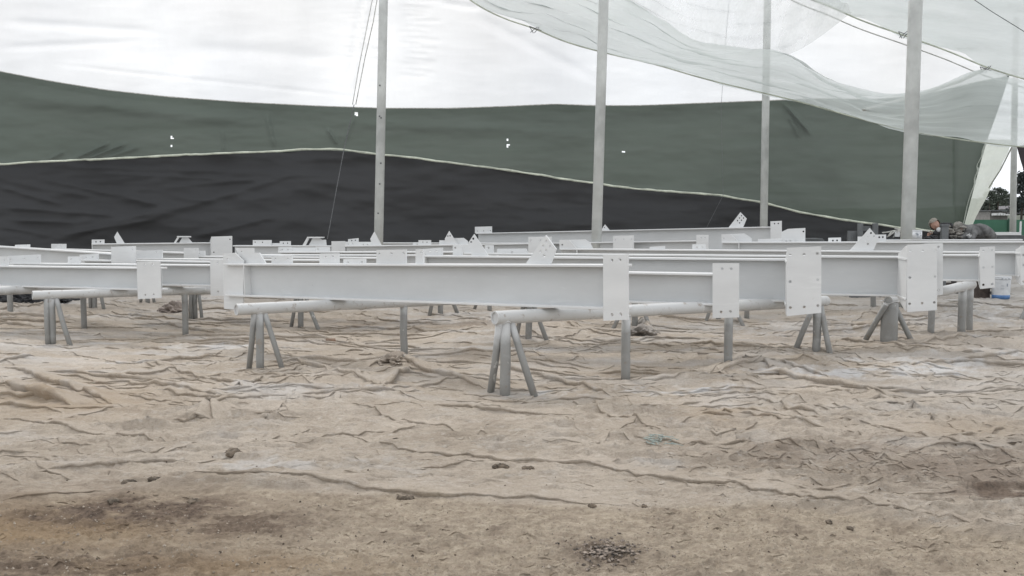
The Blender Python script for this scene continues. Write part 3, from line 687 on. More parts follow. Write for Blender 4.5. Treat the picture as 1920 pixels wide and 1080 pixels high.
# ------------------------------------------------------------------ trestles
def trestle(label, nodes, z0, z1, near=None, far=None, r=.054):
    """nodes: (px, foot py, post radius, [strut feet px..]); crossbar on top"""
    fe = [G(nd[0], nd[1]) for nd in nodes]
    a = Vector((fe[0].x, fe[0].y, 0)); b = Vector((fe[-1].x, fe[-1].y, 0))
    d = (b-a).normalized() if len(fe) > 1 else Vector((.78, .62, 0)); L = (b-a).length if len(fe) > 1 else 1.6
    base = (a+b)/2; T = Matrix.Translation(base); e = empty('trestle', T)
    tag(e, label, 'trestle', 'pipe trestles under the beams')
    n0 = near if near is not None else .14; n1 = far if far is not None else .14
    bar = []
    zz = lambda t: z0+(z1-z0)*max(0, min(1, t/L))
    K = 8
    for k in range(K+1):
        t = -n0+(L+n0+n1)*k/K; p = a+d*t; bar.append(Vector((p.x, p.y, zz(t)+random.uniform(-.002, .002)))-base)
    bm = bmesh.new(); tube(bm, bar, r, 18, caps=False)
    # open pipe ends: annulus then dark bore
    for q, s_ in ((bar[0], 1), (bar[-1], -1)):
        ax = (bar[1]-bar[0]).normalized()*s_
        sx = ax.cross(Vector((0,0,1))).normalized(); sy = ax.cross(sx).normalized()
        R0 = [bm.verts.new(q+(sx*math.cos(2*PI*k/18)+sy*math.sin(2*PI*k/18))*r) for k in range(18)]
        R1 = [bm.verts.new(q+(sx*math.cos(2*PI*k/18)+sy*math.sin(2*PI*k/18))*r*.8) for k in range(18)]
        R2 = [bm.verts.new(q+ax*.012+(sx*math.cos(2*PI*k/18)+sy*math.sin(2*PI*k/18))*r*.78) for k in range(18)]
        for k in range(18):
            bm.faces.new((R0[k], R0[(k+1)%18], R1[(k+1)%18], R1[k])); bm.faces.new((R1[k], R1[(k+1)%18], R2[(k+1)%18], R2[k]))
        bm.faces.new(R2)
    bmobj('crossbar', bm, TRESTLE, e)
    for nd, f in zip(nodes, fe):
        if nd[2] < .01: continue
        if len(fe) > 2 and nd not in (nodes[0], nodes[-1]):
            q = ray(nd[0], nd[1]); kx = q.x/q.y; tt = (kx*a.y-a.x)/(d.x-kx*d.y); f = a+d*tt
        t = (Vector((f.x, f.y, 0))-a).dot(d); tp = a+d*t; tp.z = zz(t)-r*.55
        gz = -.03
        ft = Vector((f.x, f.y, gz))
        mid = ft.lerp(tp, .5)+Vector((random.uniform(-.006, .006), 0, 0))
        tubeobj('post', [ft-base, ft.lerp(tp, .25)-base, mid-base, tp-base], nd[2], TRESTLE, e, 14)
        if f.y < 13 and nd[2] > .01:
            wp = []
            for k in range(15):
                an = 2*PI*k/14; q = Vector((math.cos(an)*nd[2]*1.02, math.sin(an)*nd[2]*1.02, 0)); yy = q.dot(Vector((-d.y, d.x, 0)))
                wp.append(Vector((tp.x, tp.y, zz(t)-math.sqrt(max(1e-5, r*r-min(yy*yy, r*r*.98)))))+q-base)
            tubeobj('weld', wp, [.006+.002*random.random() for _ in wp], TRESTLE, e, 6)
        for (sx, sy) in nd[3]:
            g = G(sx, sy); side = 1 if sx > nd[0] else -1
            t2 = tp+d*((nd[2]+.012)*side)+Vector((0, 0, -.005)); g = Vector((g.x, g.y, -.03))
            m1 = g.lerp(t2, .5)+Vector((random.uniform(-.01, .01), 0, random.uniform(-.008, .008)))
            tubeobj('strut', [g-base, m1-base, t2-base], min(nd[2]*random.uniform(.66, .74), .030), TRESTLE, e, 12)
    return e
trestle('nearest pipe trestle in the centre with a splayed left end', [(947,747,.043,[(918,741),(1006,748)]), (1173,722,.040,[]), (1365,686,.040,[]), (1530,672,.041,[(1485,669),(1560,676)])], .650, .585, near=.10)
trestle('long pipe trestle left of centre under the left end of the long front beam', [(488,698,.037,[(466,694),(533,698)]), (758,673,.038,[]), (991,647,.038,[(966,643),(1031,649)])], .600, .555, near=.22)
trestle('left pipe trestle with its round bar end showing under the left front beam', [(99,648,.037,[(90,649),(134,651)]), (348,629,.036,[]), (564,617,.036,[(545,616),(600,621)])], .580, .535, near=.19, r=.05)
trestle('far left trestle behind the first, its single middle post and right splayed end in view', [(-120,640,.036,[]), (158,618,.036,[]), (366,602,.036,[(357,603),(380,604)])], .56, .55)
trestle('trestle in the back left, under the sloping beam', [(20,595,.040,[]), (178,586,.036,[(170,586),(197,587)])], .56, .56)
trestle('small far trestle end showing two struts below the left four-hole plate', [(277,574,.036,[(263,573),(291,574)])], .56, .56)
trestle('far trestle seen under the long front beam left of the nearest trestle', [(826,594,.040,[(804,595),(861,592)]), (1000,580,.036,[])], .56, .56)
trestle('farthest trestle under the middle of the long front beam', [(918,587,.036,[(886,585)]), (1090,572,.036,[])], .56, .56)
trestle('trestle behind the four-hole plate of the front beam, struts on both sides of a post', [(1190,618,.040,[(1145,622),(1222,623)]), (1400,600,.036,[])], .53, .54)
trestle('trestle behind the plate of the shallow beam, two short struts showing', [(1347,605,.036,[(1321,608),(1397,613)]), (1637,581,.042,[])], .53, .54)
trestle('trestle with a very thick post and thin struts under the notched bracket', [(1666,653,.092,[(1614,648),(1719,655)]), (1745,632,.04,[])], .53, .54, near=.05, r=.05)
trestle('right trestle with two upright posts below the short shallow beam', [(1772,640,.001,[]), (1802,635,.047,[]), (1817,627,.040,[(1797,570)])], .60, .62, near=.45, far=.05, r=.058)
trestle('trestle at the right edge of which only one strut is in view', [(1945,600,.036,[(1908,608)]), (2060,585,.036,[])], .56, .56)

# ------------------------------------------------------------------ tall poles
def pole(px0, py0, px1, Yd, wpx, label, z1=9.0, mat_=POLE):
    b = P(px0, py0, Yd); t = P(px1, 0, Yd); dr = (t-b)/(t.z-b.z)
    p0 = b+dr*(-.1-b.z); p1 = b+dr*(z1-b.z); r = wpx*Yd/F/2
    e = empty('net_pole', Matrix.Translation(p0)); tag(e, label, 'pole', 'tall poles holding up the netting')
    tubeobj('shaft', [p0-p0, (p1-p0)*.5, p1-p0], [r*1.06, r, r*.97], mat_, e, 24)
    boxobj('foot_plate', (-r*1.8, -r*1.8, .07), (r*1.8, r*1.8, .12), mat_, e)
    return e
pp = pole(710, 440, 719, 17.5, 16.5, 'leftmost tall pole, thin, rising behind the rows of beams')
for (x_, y_) in ((711.5,218),(714.5,221),(714,306),(712,345),(712,160),(709,400)):
    q = P(x_, y_, 17.5-.088); o = boxobj('bolt_hole', (-.012, -.004, -.012), (.012, .004, .012), DARKST, pp, 0); o.location = q-pp.matrix_world.translation
pole(1119, 430, 1132, 16.2, 18.5, 'second tall pole from the left, behind the highest back beam')
pole(1432, 420, 1439, 21.2, 13.5, 'thinnest tall pole, its upper part behind the pale drape')
pole(1702, 445, 1717, 15.2, 25, 'thickest tall pole, right of the grey brackets')
pole(1899, 435, 1905, 27.0, 11, 'far right pole beside the opening in the netting', z1=7)

# ------------------------------------------------------------------ netting
def interp(pts, x): xs, ys = zip(*pts); return float(np.interp(x, xs, ys))
def smooth_interp(pts, xs_):
    xs, ys = zip(*pts); v = np.interp(xs_, xs, ys); k = 9; pad = np.pad(v, k, mode='edge')
    return np.convolve(pad, np.ones(2*k+1)/(2*k+1), 'valid')
def wall_d(px): return 23.6+.0005*(px-900)+.5*math.sin(px/310)*.6
def segridge(px, py, segs):
    s = 0
    for (ax, ay, bx, by, wdt, hh) in segs:
        dx, dy = bx-ax, by-ay; t = max(0, min(1, ((px-ax)*dx+(py-ay)*dy)/(dx*dx+dy*dy)))
        q = (px-ax-t*dx)**2+(py-ay-t*dy)**2
        if q < 9*wdt*wdt: s += hh*math.exp(-q/wdt**2)*min(1, 5*min(t, 1-t)+.15)
    return s
def soften(L): return [(a, b, c, d, w_*.9, h_*.34) for a, b, c, d, w_, h_ in L]
def sheet(name, cols, top, bot, rows, dfun, m, segs=(), amp=.05, nscale=(.01, .03), bulge=0, holes=(), smooth=True, parent=None):
    tp = smooth_interp(top, cols) if smooth else np.array([interp(top, c) for c in cols]); bt = smooth_interp(bot, cols) if smooth else np.array([interp(bot, c) for c in cols])
    verts = []; faces = []
    for j, c in enumerate(cols):
        for i in range(rows+1):
            v = i/rows; py = tp[j]+(bt[j]-tp[j])*v
            d = dfun(c, v)-amp*2*mnoise.fractal((c*nscale[0], py*nscale[1], hash(name) % 1 + 3.3), .8, 2.1, 4)-segridge(c, py, segs)-bulge*math.sin(PI*v)
            p = P(c, py, d); verts.append(p)
    for j in range(len(cols)-1):
        for i in range(rows):
            cx = (cols[j]+cols[j+1])/2; cy = tp[j]+(bt[j]-tp[j])*(i+.5)/rows
            if any(abs(cx-hx) < hw and abs(cy-hy) < hh for hx, hy, hw, hh in holes): continue
            k = j*(rows+1)+i; faces.append((k, k+1, k+rows+2, k+rows+1))
    me = bpy.data.meshes.new(name); me.from_pydata(verts, [], faces); me.update()
    return link(name, me, m, parent, True)
TOPG = [(-400,60),(-60,120),(0,133),(100,152),(200,168),(320,181),(460,191),(600,198),(720,202),(850,202),(960,198),(1040,194),(1110,197),(1200,197),(1300,193),(1430,188),(1500,185),(1560,184),(1640,186),(1700,180),(1760,170),(1820,155),(1893,141),(2000,140)]
SEAM = [(-400,325),(0,308),(100,302),(200,298),(330,291),(380,289),(480,285),(520,284),(560,280),(640,280),(690,287),(760,294),(860,307),(960,320),(1080,339),(1200,355),(1300,362),(1350,366),(1440,382),(1500,398),(1580,412),(1640,420),(1690,427),(1780,436),(1820,440)]
gsegs = [(140,298,205,268,3,.12),(165,298,235,270,3,.12),(90,300,120,285,3,.1),(200,296,262,275,4,.1),(418,245,420,285,3,.06),(500,215,515,278,4,.10),(612,240,632,272,2.5,.12),(640,278,668,214,3,.06),
         (1470,195,1520,252,3,.16),(1478,215,1500,260,3,.1),(1440,200,1436,360,10,.08),(1540,260,1640,420,30,.10),(0,180,500,230,14,.12),(600,230,1100,250,12,.08)]
hls = [(321,257,1.6,2.6),(323,260,1.6,1.2),(321,274,1.6,1.5),(951,262,1.6,1.6),(953,272,1.6,1.6),(951,275,1.6,2),(668,213,1.6,2.6),(670,216,1.6,1),(1169,285,1.6,1.4)]
def rightedge(py): return interp([(100,1908),(140,1893),(271,1848),(421,1808),(470,1794)], py)
# green net runs from its top hem down to the seam; right edge tied back on a slant
cols = np.arange(-400, 1791, 3.0)
o = sheet('green_shade_net', cols, TOPG, [(x, y+3) for x, y in SEAM], 60, lambda c, v: wall_d(c), GREEN, gsegs, .05, (.004, .012), holes=hls)
tag(o, 'long green shade net wall above the black netting, pierced by a few small tears', 'shade net')
GN = o
# slanted right part of the green net
def quadsheet(name, ring_l, ring_r, rows, colsn, m, parent=None, amp=.03, sc_=1.2, pleats=None):
    """surface between two edge curves of 3D points"""
    def ev(L, t):
        t *= len(L)-1; i = min(int(t), len(L)-2); f = t-i; 
        p0 = L[max(i-1, 0)]; p1 = L[i]; p2 = L[i+1]; p3 = L[min(i+2, len(L)-1)]
        return ((p1*2)+(p2-p0)*f+(p0*2-p1*5+p2*4-p3)*f*f+(p1*3-p0-p2*3+p3)*f*f*f)*.5
    verts, faces = [], []
    for i in range(rows+1):
        a = ev(ring_l, i/rows); b_ = ev(ring_r, i/rows)
        for j in range(colsn+1):
            t = j/colsn; p = a.lerp(b_, t)
            n_ = mnoise.fractal(p*sc_, .8, 2, 4)*amp
            if pleats: n_ += pleats(i/rows, t)
            verts.append(p+Vector((0, -n_, n_*.3)))
    for i in range(rows):
        for j in range(colsn):
            k = i*(colsn+1)+j; faces.append((k, k+1, k+colsn+2, k+colsn+1))
    me = bpy.data.meshes.new(name); me.from_pydata(verts, [], faces); me.update(); return link(name, me, m, parent, True)
ys = [145, 200, 271, 340, 421, 470]
ysl = [interp(TOPG, 1786)+2, 200, 271, 340, 400, 440, 470]; ysr = [140, 200, 271, 340, 400, 440, 470]
o = quadsheet('side_panel', [P(1786, y, wall_d(1786)+.22) for y in ysl], [P(rightedge(y), y, wall_d(1792)+.25) for y in ysr], 60, 24, GREEN, GN, amp=0, pleats=lambda u, t: t*.12*mnoise.noise((t*3, u*2, 4)))
# light return sheet catching the daylight
o = quadsheet('side_net', [P(rightedge(y)-4, y, 24.0) for y in (262, 300, 340, 380, 421, 450)], [P(x, y, 26.2) for x, y in ((1900,262),(1878,310),(1859,350),(1842,385),(1824,421),(1812,450))], 40, 14, STRIP,
              pleats=lambda u, t: .05*math.sin(u*46+t*9)*math.exp(-((u-.25)/.22)**2)+.03*math.sin(u*18+t*5))
tag(o, 'pale translucent side net sloping down beside the opening at the right', 'shade net')
# black net below the seam
cols2 = np.arange(-400, 1860, 8.0)
bsegs = [(0,338,190,372,7,.22),(0,350,120,385,5,.22),(60,330,310,388,6,.26),(190,350,300,385,6,.22),(0,388,230,405,5,.22),(100,450,380,372,7,.30),(180,440,560,325,6,.24),(360,445,520,405,5,.28),(120,440,300,410,4,.18),
         (100,312,640,330,5,.14),(160,322,520,342,4,.14),(0,410,160,418,4,.16),(300,352,560,330,4,.14),(330,370,400,376,5,.2),(0,425,90,440,5,.16),(540,300,700,296,6,.1),(700,350,720,440,18,.1),(1340,366,1315,430,3,.10),(760,310,1000,420,30,.10),(1000,345,1300,430,30,.1)]
o = sheet('black_shade_net', cols2, [(x, y+1) for x, y in SEAM], [(-400,545),(1860,540)], 90, lambda c, v: wall_d(c)-.06-.8*v*v, BLACK, soften(bsegs), .10, (.004, .012))
tag(o, 'black shade net wall behind the beams, creased on its left side', 'shade net')
# white net high above
o = sheet('white_shade_net', np.arange(-500, 2100, 5.0), [(-500,-420),(2100,-420)], [(x, y+14) for x, y in TOPG], 190, lambda c, v: wall_d(c)+.35-1.2*(1-v)**2, WHITE,
          [(a, b, c, d, e_, f_*.42) for a, b, c, d, e_, f_ in [(712,-60,664,200,7,.35),(690,-60,655,150,6,.25),(760,-40,790,160,22,.3),(830,5,900,15,5,.3),(0,40,300,60,8,.2),(0,90,260,78,6,.15),(100,120,700,185,3,.10),(350,90,640,110,14,.25),(300,-20,345,150,30,.4),(890,30,1120,150,10,.2)]+[(660+random.uniform(-25,15), y, 700+random.uniform(-10,30), y+random.uniform(-6,8), 2.5, .10) for y in range(-10,110,9)]+[(755+random.uniform(-15,15), y, 800+random.uniform(-10,30), y+random.uniform(-3,8), 2.5, .10) for y in range(0,150,10)]], .028, (.003, .012))
tag(o, 'white see-through shade net filling the sky above the green wall', 'shade net')
# seam tape
def ribbon(name, pts3, r, m, parent=None, n=6):
    bm = bmesh.new(); tube(bm, pts3, r, n); return bmobj(name, bm, m, parent)
pts = []
for c in np.arange(-380, 1785, 9.0):
    y = interp(SEAM, c)+1.1*mnoise.noise((c*.03, 0, 0))+.6*mnoise.noise((c*.11, 5, 0)); pts.append(P(c, y, wall_d(c)-.30))
ribbon('hem_tape', pts, [.028+.014*mnoise.noise((i*.3, 1, 1)) for i in range(len(pts))], TAPE, GN)
ribbon('hem_rope', [P(c, interp(TOPG, c)+1, wall_d(c)-.22) for c in np.arange(-380, 1890, 14.0)], .012, ROPEL, GN)
def rope(name, pxy, d0, d1, r, m, label, sag=0):
    n_ = len(pxy); ps = []
    for i, (x, y) in enumerate(pxy): ps.append(P(x, y, d0+(d1-d0)*i/(n_-1)))
    Q = []
    for a, b_ in zip(ps, ps[1:]):
        for k in range(6): Q.append(a.lerp(b_, k/6))
    Q.append(ps[-1])
    o = ribbon(name, Q, r, m); tag(o, label, 'rope'); return o
rope('rope', [(664,196),(645,280),(630,360),(614,448)], 23.0, 22.0, .010, ROPED, 'thin dark rope hanging down across the green and black netting')
rope('rope', [(712,-30),(700,40),(684,110),(667,196)], 22.8, 22.8, .012, ROPEL, 'pale rope beside the leftmost pole, left of its twin')
rope('rope', [(704,-30),(688,50),(672,130),(661,196)], 23.0, 22.9, .010, ROPEL, 'thinner rope left of the leftmost pole, fading into the white net')
rope('rope', [(1370,-30),(1362,60),(1352,200),(1356,366),(1318,440)], 23.0, 22.4, .004, ROPED, 'faint dark line hanging between the second and third pole') 

# roof drapes
HEM1 = [(840,-30),(900,12),(950,36),(1000,53),(1060,78),(1130,98),(1225,120),(1330,150),(1480,186),(1560,208),(1640,230),(1740,252),(1840,267),(1960,280)]
UP1 = [(960,-120),(1010,-90),(1060,-60),(1120,-35),(1180,-8),(1240,35),(1318,82),(1395,92),(1471,99),(1560,145),(1640,175),(1740,168),(1850,128),(1960,160)]
HEM2 = [(1440,-45),(1500,-10),(1560,14),(1620,40),(1700,68),(1780,97),(1850,126),(1920,148),(2000,170)]
UP2 = [(1540,-260),(1600,-260),(1700,-260),(1780,-240),(1850,-220),(1920,-200),(2000,-200),(2060,-180),(2140,-160)]
def drape(name, up, hem, du, dh, m, fr, amp_=.10):
    L = [P(x, y, dh+.002*(x-1200)) for x, y in hem]; U = [P(x, y, du) for x, y in up]
    n_ = min(len(L), len(U))
    def rs(A):
        return [A[int(i*(len(A)-1)/(n_-1))] for i in range(n_)]
    return quadsheet(name, rs(U), rs(L), 150, 60, m, amp=amp_, sc_=.9, pleats=fr)
o1 = drape('roof_net', UP1, HEM1, 17.2, 19.6, DRAPE, lambda u, t: .06*math.sin(t*38+u*30+2*math.sin(u*7))+.05*math.sin(t*17-u*22))
tag(o1, 'pale green roof net sagging low across the upper right, in front of the green wall', 'roof net')
o2 = drape('roof_net', UP2, HEM2, 17.4, 19.4, DRAPE, lambda u, t: .06*math.sin(t*30+u*24)+.04*math.sin(t*13-u*18))
tag(o2, 'pale green roof net in the top right corner, above the low sagging one', 'roof net')
o3 = drape('roof_net', [(1060,-220),(1150,-200),(1250,-160),(1330,-140),(1420,-120)], [(1130,-26),(1225,40),(1330,92),(1475,102),(1600,20)], 17.6, 19.3, VEIL, amp_=.03, fr= lambda u, t: .05*math.sin(t*60+u*9)+.03*math.sin(t*31-u*14))
tag(o3, 'thin white roof net between the two pale green ones', 'roof net')
def smooth_curve(p, n=8):
    Q = []
    V = [Vector((x, y, 0)) for x, y in p]
    for i in range(len(V)-1):
        p0, p1, p2, p3 = V[max(i-1,0)], V[i], V[i+1], V[min(i+2, len(V)-1)]
        for k in range(n):
            f = k/n; q = ((p1*2)+(p2-p0)*f+(p0*2-p1*5+p2*4-p3)*f*f+(p1*3-p0-p2*3+p3)*f*f*f)*.5; Q.append((q.x, q.y))
    return Q+[p[-1]]
ribbon('hem_cord', [P(x, y, 19.55+.002*(x-1200)) for x, y in smooth_curve(HEM1)], .014, TAPE, o1)
ribbon('hem_cord', [P(x, y, 19.35+.002*(x-1200)) for x, y in smooth_curve(HEM2)], .016, TAPE, o2)
ribbon('inner_cord', [P(x-8, y+14, 19.5+.002*(x-1200)) for x, y in smooth_curve(HEM2)], .012, ROPEL, o2)
rope('rope', [(1618,206),(1680,190),(1740,172),(1800,152),(1848,129)], 19.0, 19.2, .035, ROPEL, 'pale rolled cord rising to the right behind the thickest pole')
rope('rope', [(1820,-5),(1860,22),(1925,62)], 16, 16, .006, ROPED, 'dark thin line in the top right corner')
for (x, y, lab) in ((1004,54,'knotted dark tie on the hem of the low roof net'),(1696,64,'knotted dark tie on the upper roof net hem beside the thickest pole'),(1849,130,'knotted tie where the rolled cord meets the upper roof net')):
    bm = bmesh.new(); c0 = P(x, y, 19.1)
    for (ax, az, bx, bz) in ((-.12,.05,.12,-.03),(-.10,-.07,.06,.06),(-.02,-.08,.10,.07),(-.12,.05,-.04,-.08)):
        tube(bm, [c0+Vector((ax, 0, az)), c0+Vector((bx, .02, bz))], .007, 6)
    tag(bmobj('cord_tie', bm, ROPED), lab, 'cord tie')
# dark flap at the right edge
bm = bmesh.new(); q = [P(1907,274,24.5), P(1980,262,24.3), P(1980,420,24.3), P(1928,345,24.4), P(1914,300,24.5)]
f = bm.faces.new([bm.verts.new(p) for p in q]); r = bmesh.ops.extrude_face_region(bm, geom=[f])
for g_ in r['geom']:
    if isinstance(g_, bmesh.types.BMVert): g_.co.y += .02
tag(bmobj('net_flap', bm, simple('brown_black_net', (.06, .05, .055), .9)), 'dark net flap hanging at the right frame edge under the roof net', 'net flap')
rope('rope', [(1898,274),(1876,318),(1854,352)], 24.4, 26, .02, ROPEL, 'pale stay rope slanting down beside the far right pole')

# ------------------------------------------------------------------ buckets, bracket stack, clutter on the right
def lathe(bm, prof, n=28):
    rings = [[bm.verts.new((r*math.cos(2*PI*k/n), r*math.sin(2*PI*k/n), z)) for k in range(n)] for r, z in prof]
    for a, b_ in zip(rings, rings[1:]):
        for k in range(n): bm.faces.new((a[k], a[(k+1)%n], b_[(k+1)%n], b_[k])).smooth = True
    bm.faces.new(rings[0][::-1]); bm.faces.new(rings[-1])
WPL = simple('white_plastic', (.66, .68, .70), .45, .08, 12); BLUE = simple('blue_plastic', (.10, .22, .46), .5, .1, 12)
g = G(1876, 566); e = empty('paint_bucket', Matrix.Translation((g.x, g.y, max(Z[gidx(g.x+dx_, g.y-.16)[:2]] for dx_ in (-.1, 0, .1))+.012)))
tag(e, 'large white paint bucket with a blue base standing on the ground at the right', 'bucket')
bm = bmesh.new(); lathe(bm, [(.140,.0),(.141,.06),(.143,.075),(.152,.30),(.153,.335)]); bmobj('body', bm, WPL, e)
bm = bmesh.new(); lathe(bm, [(.1425,-.003),(.1445,.062),(.1425,.064)]); bmobj('blue_base', bm, BLUE, e)
bm = bmesh.new(); lathe(bm, [(.150,.33),(.161,.332),(.161,.352),(.154,.360),(.161,.368),(.161,.378),(.140,.380)]); bmobj('lid', bm, WPL, e)
GREYP = simple('grey_print', (.28, .32, .36), .6)
for (a, z, wd, h_) in ((-1.95,.347,.022,.016),(-1.25,.347,.022,.016),(-1.60,.347,.018,.012)):
    bm = bmesh.new(); box(bm, (-wd/2, -.165, z-h_/2), (wd/2, -.158, z+h_/2)); o = bmobj('lid_clip', bm, GREYP, e); o.rotation_euler = (0, 0, a+PI/2)
for (a, z, wd, h_) in ((-1.9,.20,.085,.010),(-1.9,.225,.05,.006),(-1.9,.175,.06,.006),(-1.35,.24,.02,.05)):
    bm = bmesh.new(); box(bm, (-wd/2, -.1515, z-h_/2), (wd/2, -.146, z+h_/2)); o = bmobj('label_print', bm, GREYP if wd < .08 else WPL, e); o.rotation_euler = (0, 0, a+PI/2)
# can on the rear beam
bx = P(1722, 449.0, F/127); e = empty('paint_can', Matrix.Translation((bx.x, bx.y+.05, bx.z)))
tag(e, 'small white paint can with grey print, right of the thickest pole on the rear beam', 'paint can')
bm = bmesh.new(); lathe(bm, [(.068,.0),(.068,.128)]); bmobj('body', bm, WPL, e)
bm = bmesh.new(); lathe(bm, [(.071,.124),(.071,.138),(.060,.139)]); bmobj('lid', bm, WPL, e)
for (x, z, wd, h_) in ((-.03,.09,.03,.006),(.02,.095,.02,.006),(-.02,.07,.025,.02),(.03,.06,.012,.012),(-.005,.035,.05,.005)):
    bm = bmesh.new(); box(bm, (x-wd/2, -.0705, z-h_/2), (x+wd/2, -.05, z+h_/2)); bmobj('label_print', bm, GREYP, e)
# grey unpainted brackets
GST = simple('grey_steel', (.15, .16, .165), .6, .15, 6)
e = empty('bracket_stack', Matrix.Translation(P(1618, 452, 17.0))); tag(e, 'dark grey unpainted steel brackets standing upright behind the tilted gusset', 'steel brackets')
s = F/17.0
def bl(name, x0, x1, y0, y1, dy=.0, th=.06, m=GST):
    boxobj(name, ((x0-1618)/s, dy, (452-y1)/s), ((x1-1618)/s, dy+th, (452-y0)/s), m, e, .003)
bl('block', 1590, 1612, 433, 456); bl('upright', 1605.5, 1615, 419, 456, -.08); bl('upright', 1633.5, 1643, 418.5, 456, -.08); bl('cross_plate', 1616, 1633, 424, 433, .02); bl('cross_plate', 1612, 1634, 443, 452, .02); bl('pin', 1597, 1599, 443, 452, -.02)
for k in range(3):   # carried by the same rows of trestles
    pass
boxobj('leg', (-.2, .0, -1.1), (.2, .06, -.02), GST, e)
# scissor frame
e = empty('folding_frame', Matrix.Translation(P(1672, 446, 18.0))); tag(e, 'pale folding metal frame of crossed bars left of the thickest pole', 'folding frame'); s = F/18.0
for (x0, y0, x1, y1) in ((1656,436,1690,434),(1656,437,1690,430),(1664,443,1678,434),(1672,434,1664,445),(1678,428,1692,431),(1680,436,1690,427),(1676,445,1690,438),(1684,430,1694,440)):
    tubeobj('bar', [((x0-1672)/s, random.uniform(-.05,.05), (446-y0)/s), ((x1-1672)/s, random.uniform(-.05,.05), (446-y1)/s)], .012, ROPEL, e, 6)
boxobj('base', (-.22, -.05, -1.2), (.2, .05, -.02), GST, e)
boxobj('knuckle', (.05, -.03, .02), (.14, .03, .12), PRIMER_SHADED, e)
# low grey sheet pile left of brackets
e = empty('sheet_pile', Matrix.Translation(P(1532, 456, 18.0))); tag(e, 'low dark grey pile of sheets behind the back beam', 'sheet pile')
for k in range(4): boxobj('sheet', (-.34+.02*k, -.2, .0+.025*k-.0), (.13-.03*k, .2, .02+.025*k), GST, e, .003)
boxobj('support_block', (-.3, -.15, -1.2), (.1, .15, -.005), GST, e)
# rusty bin behind bucket
RUST = simple('rusty_brown', (.085, .065, .055), .8, .3, 10, bump=.004, bscale=20)
g = G(1838, 565); e = empty('rusty_box', Matrix.Translation((g.x, g.y+.1, 0)) @ Matrix.Rotation(.25, 4, 'Z')); tag(e, 'dark rusty brown box on the ground left of the white bucket', 'box')
boxobj('body', (-.17, -.12, -.02), (.16, .2, .33), RUST, e, .01); boxobj('rim', (-.18, -.13, .31), (.17, .21, .35), RUST, e, .006); boxobj('handle', (-.05, -.15, .2), (.05, -.12, .22), RUST, e, .003)
g = G(1790, 556); e = empty('dark_crate', Matrix.Translation((g.x, g.y+.2, 0))); tag(e, 'dark low crate behind the right trestle posts', 'crate')
boxobj('side', (-.35, 0, -.02), (.35, .02, .22), RUST, e); boxobj('side', (-.35, .4, -.02), (.35, .42, .22), RUST, e); boxobj('end', (-.35, .02, -.02), (-.33, .4, .22), RUST, e); boxobj('end', (.33, .02, -.02), (.35, .4, .22), RUST, e)
# crumpled cloth heaps
def heap(name, px, py, wpx, hpx, m, label, cat, seed, detail=5):
    g = G(px, py); s = (py-412)/1.42; W = wpx/s/2; Hh_ = hpx/s; bm = bmesh.new()
    gr = bmesh.ops.create_icosphere(bm, subdivisions=5, radius=1)
    for v in gr['verts']:
        p = v.co.copy(); q = Vector((p.x*1.3+seed, p.y*2.2, p.z*1.6))
        rdg = 1-abs(mnoise.fractal(q, .9, 2.2, 4))*2.2; k = .66+.42*rdg
        v.co = Vector((p.x*W*k, p.y*.30*k, max(-.03, p.z*Hh_*k*(1-.5*abs(p.x)))))
    o = bmobj(name, bm, m, smooth=True); o.location = (g.x, g.y+.25, ground_z(g.x, g.y+.2)-.01 if g.y < 22 else 0); tag(o, label, cat); return o
for k, (x, wd, hh) in enumerate(((-50, 150, 30), (25, 90, 22), (62, 90, 24), (102, 70, 20))):
    heap('black_tarp_bundle', x, 574, wd, hh, BLACKT, ['crumpled black tarp at the left frame edge', 'crumpled black tarp behind the left single post', 'middle black tarp bundle under the left front beam', 'rightmost black tarp bundle behind the left bar end'][k], 'tarp', 3+k*7)
heap('cloth_heap', 318, 590, 66, 24, simple('pinkish_cloth', (.40, .34, .30), .9, .25, 6), 'crumpled pinkish beige cloth heap below the left four-hole plate', 'cloth', 41)
heap('cloth_heap', 1840, 556, 150, 9, BLACKT, 'low black tarp lying behind the white bucket', 'tarp', 57)
heap('cloth_heap', 1672, 562, 70, 9, BLACKT, 'flat black tarp seen below the deep right beam', 'tarp', 67)
heap('cloth_heap', 1210, 637, 70, 22, simple('grey_cloth', (.34, .31, .28), .9, .25, 6), 'folded grey brown cloth lump behind the middle post of the nearest trestle', 'cloth', 77)
heap('cloth_heap', 737, 697, 76, 22, simple('tan_cloth', (.40, .34, .28), .9, .25, 6), 'twisted tan cloth bunch at the foot of the centre left post', 'cloth', 87)
# white trough on the far stand
e = empty('white_board', Matrix.Translation(P(1890, 441, 23.0))); tag(e, 'long white board lying in front of the green fence, with an upright at its end', 'board'); s = F/23.0
boxobj('board', (-(1890-1862)/s, 0, 0), ((1915-1890)/s, .25, .07), PRIMER_LIT, e); boxobj('upright', ((1912-1890)/s, 0, .07), ((1915-1890)/s, .03, .33), PRIMER_LIT, e); boxobj('stand', (-.3, .02, -1.3), (.5, .2, -.002), DARKST, e)
# stone-grey block beside worker
e = empty('steel_block', Matrix.Translation(P(1772, 448, 17.5))); tag(e, 'upright dark grey steel block between the two workers', 'steel block'); s = F/17.5
boxobj('block', (-6/s, 0, -.02), (6.5/s, .08, 27/s), GST, e, .005); boxobj('stem', (-.05, .01, -1.2), (.05, .07, -.02), GST, e); boxobj('cap', (-7.5/s, -.01, 24/s), (7.5/s, .09, 27.5/s), GST, e, .003)

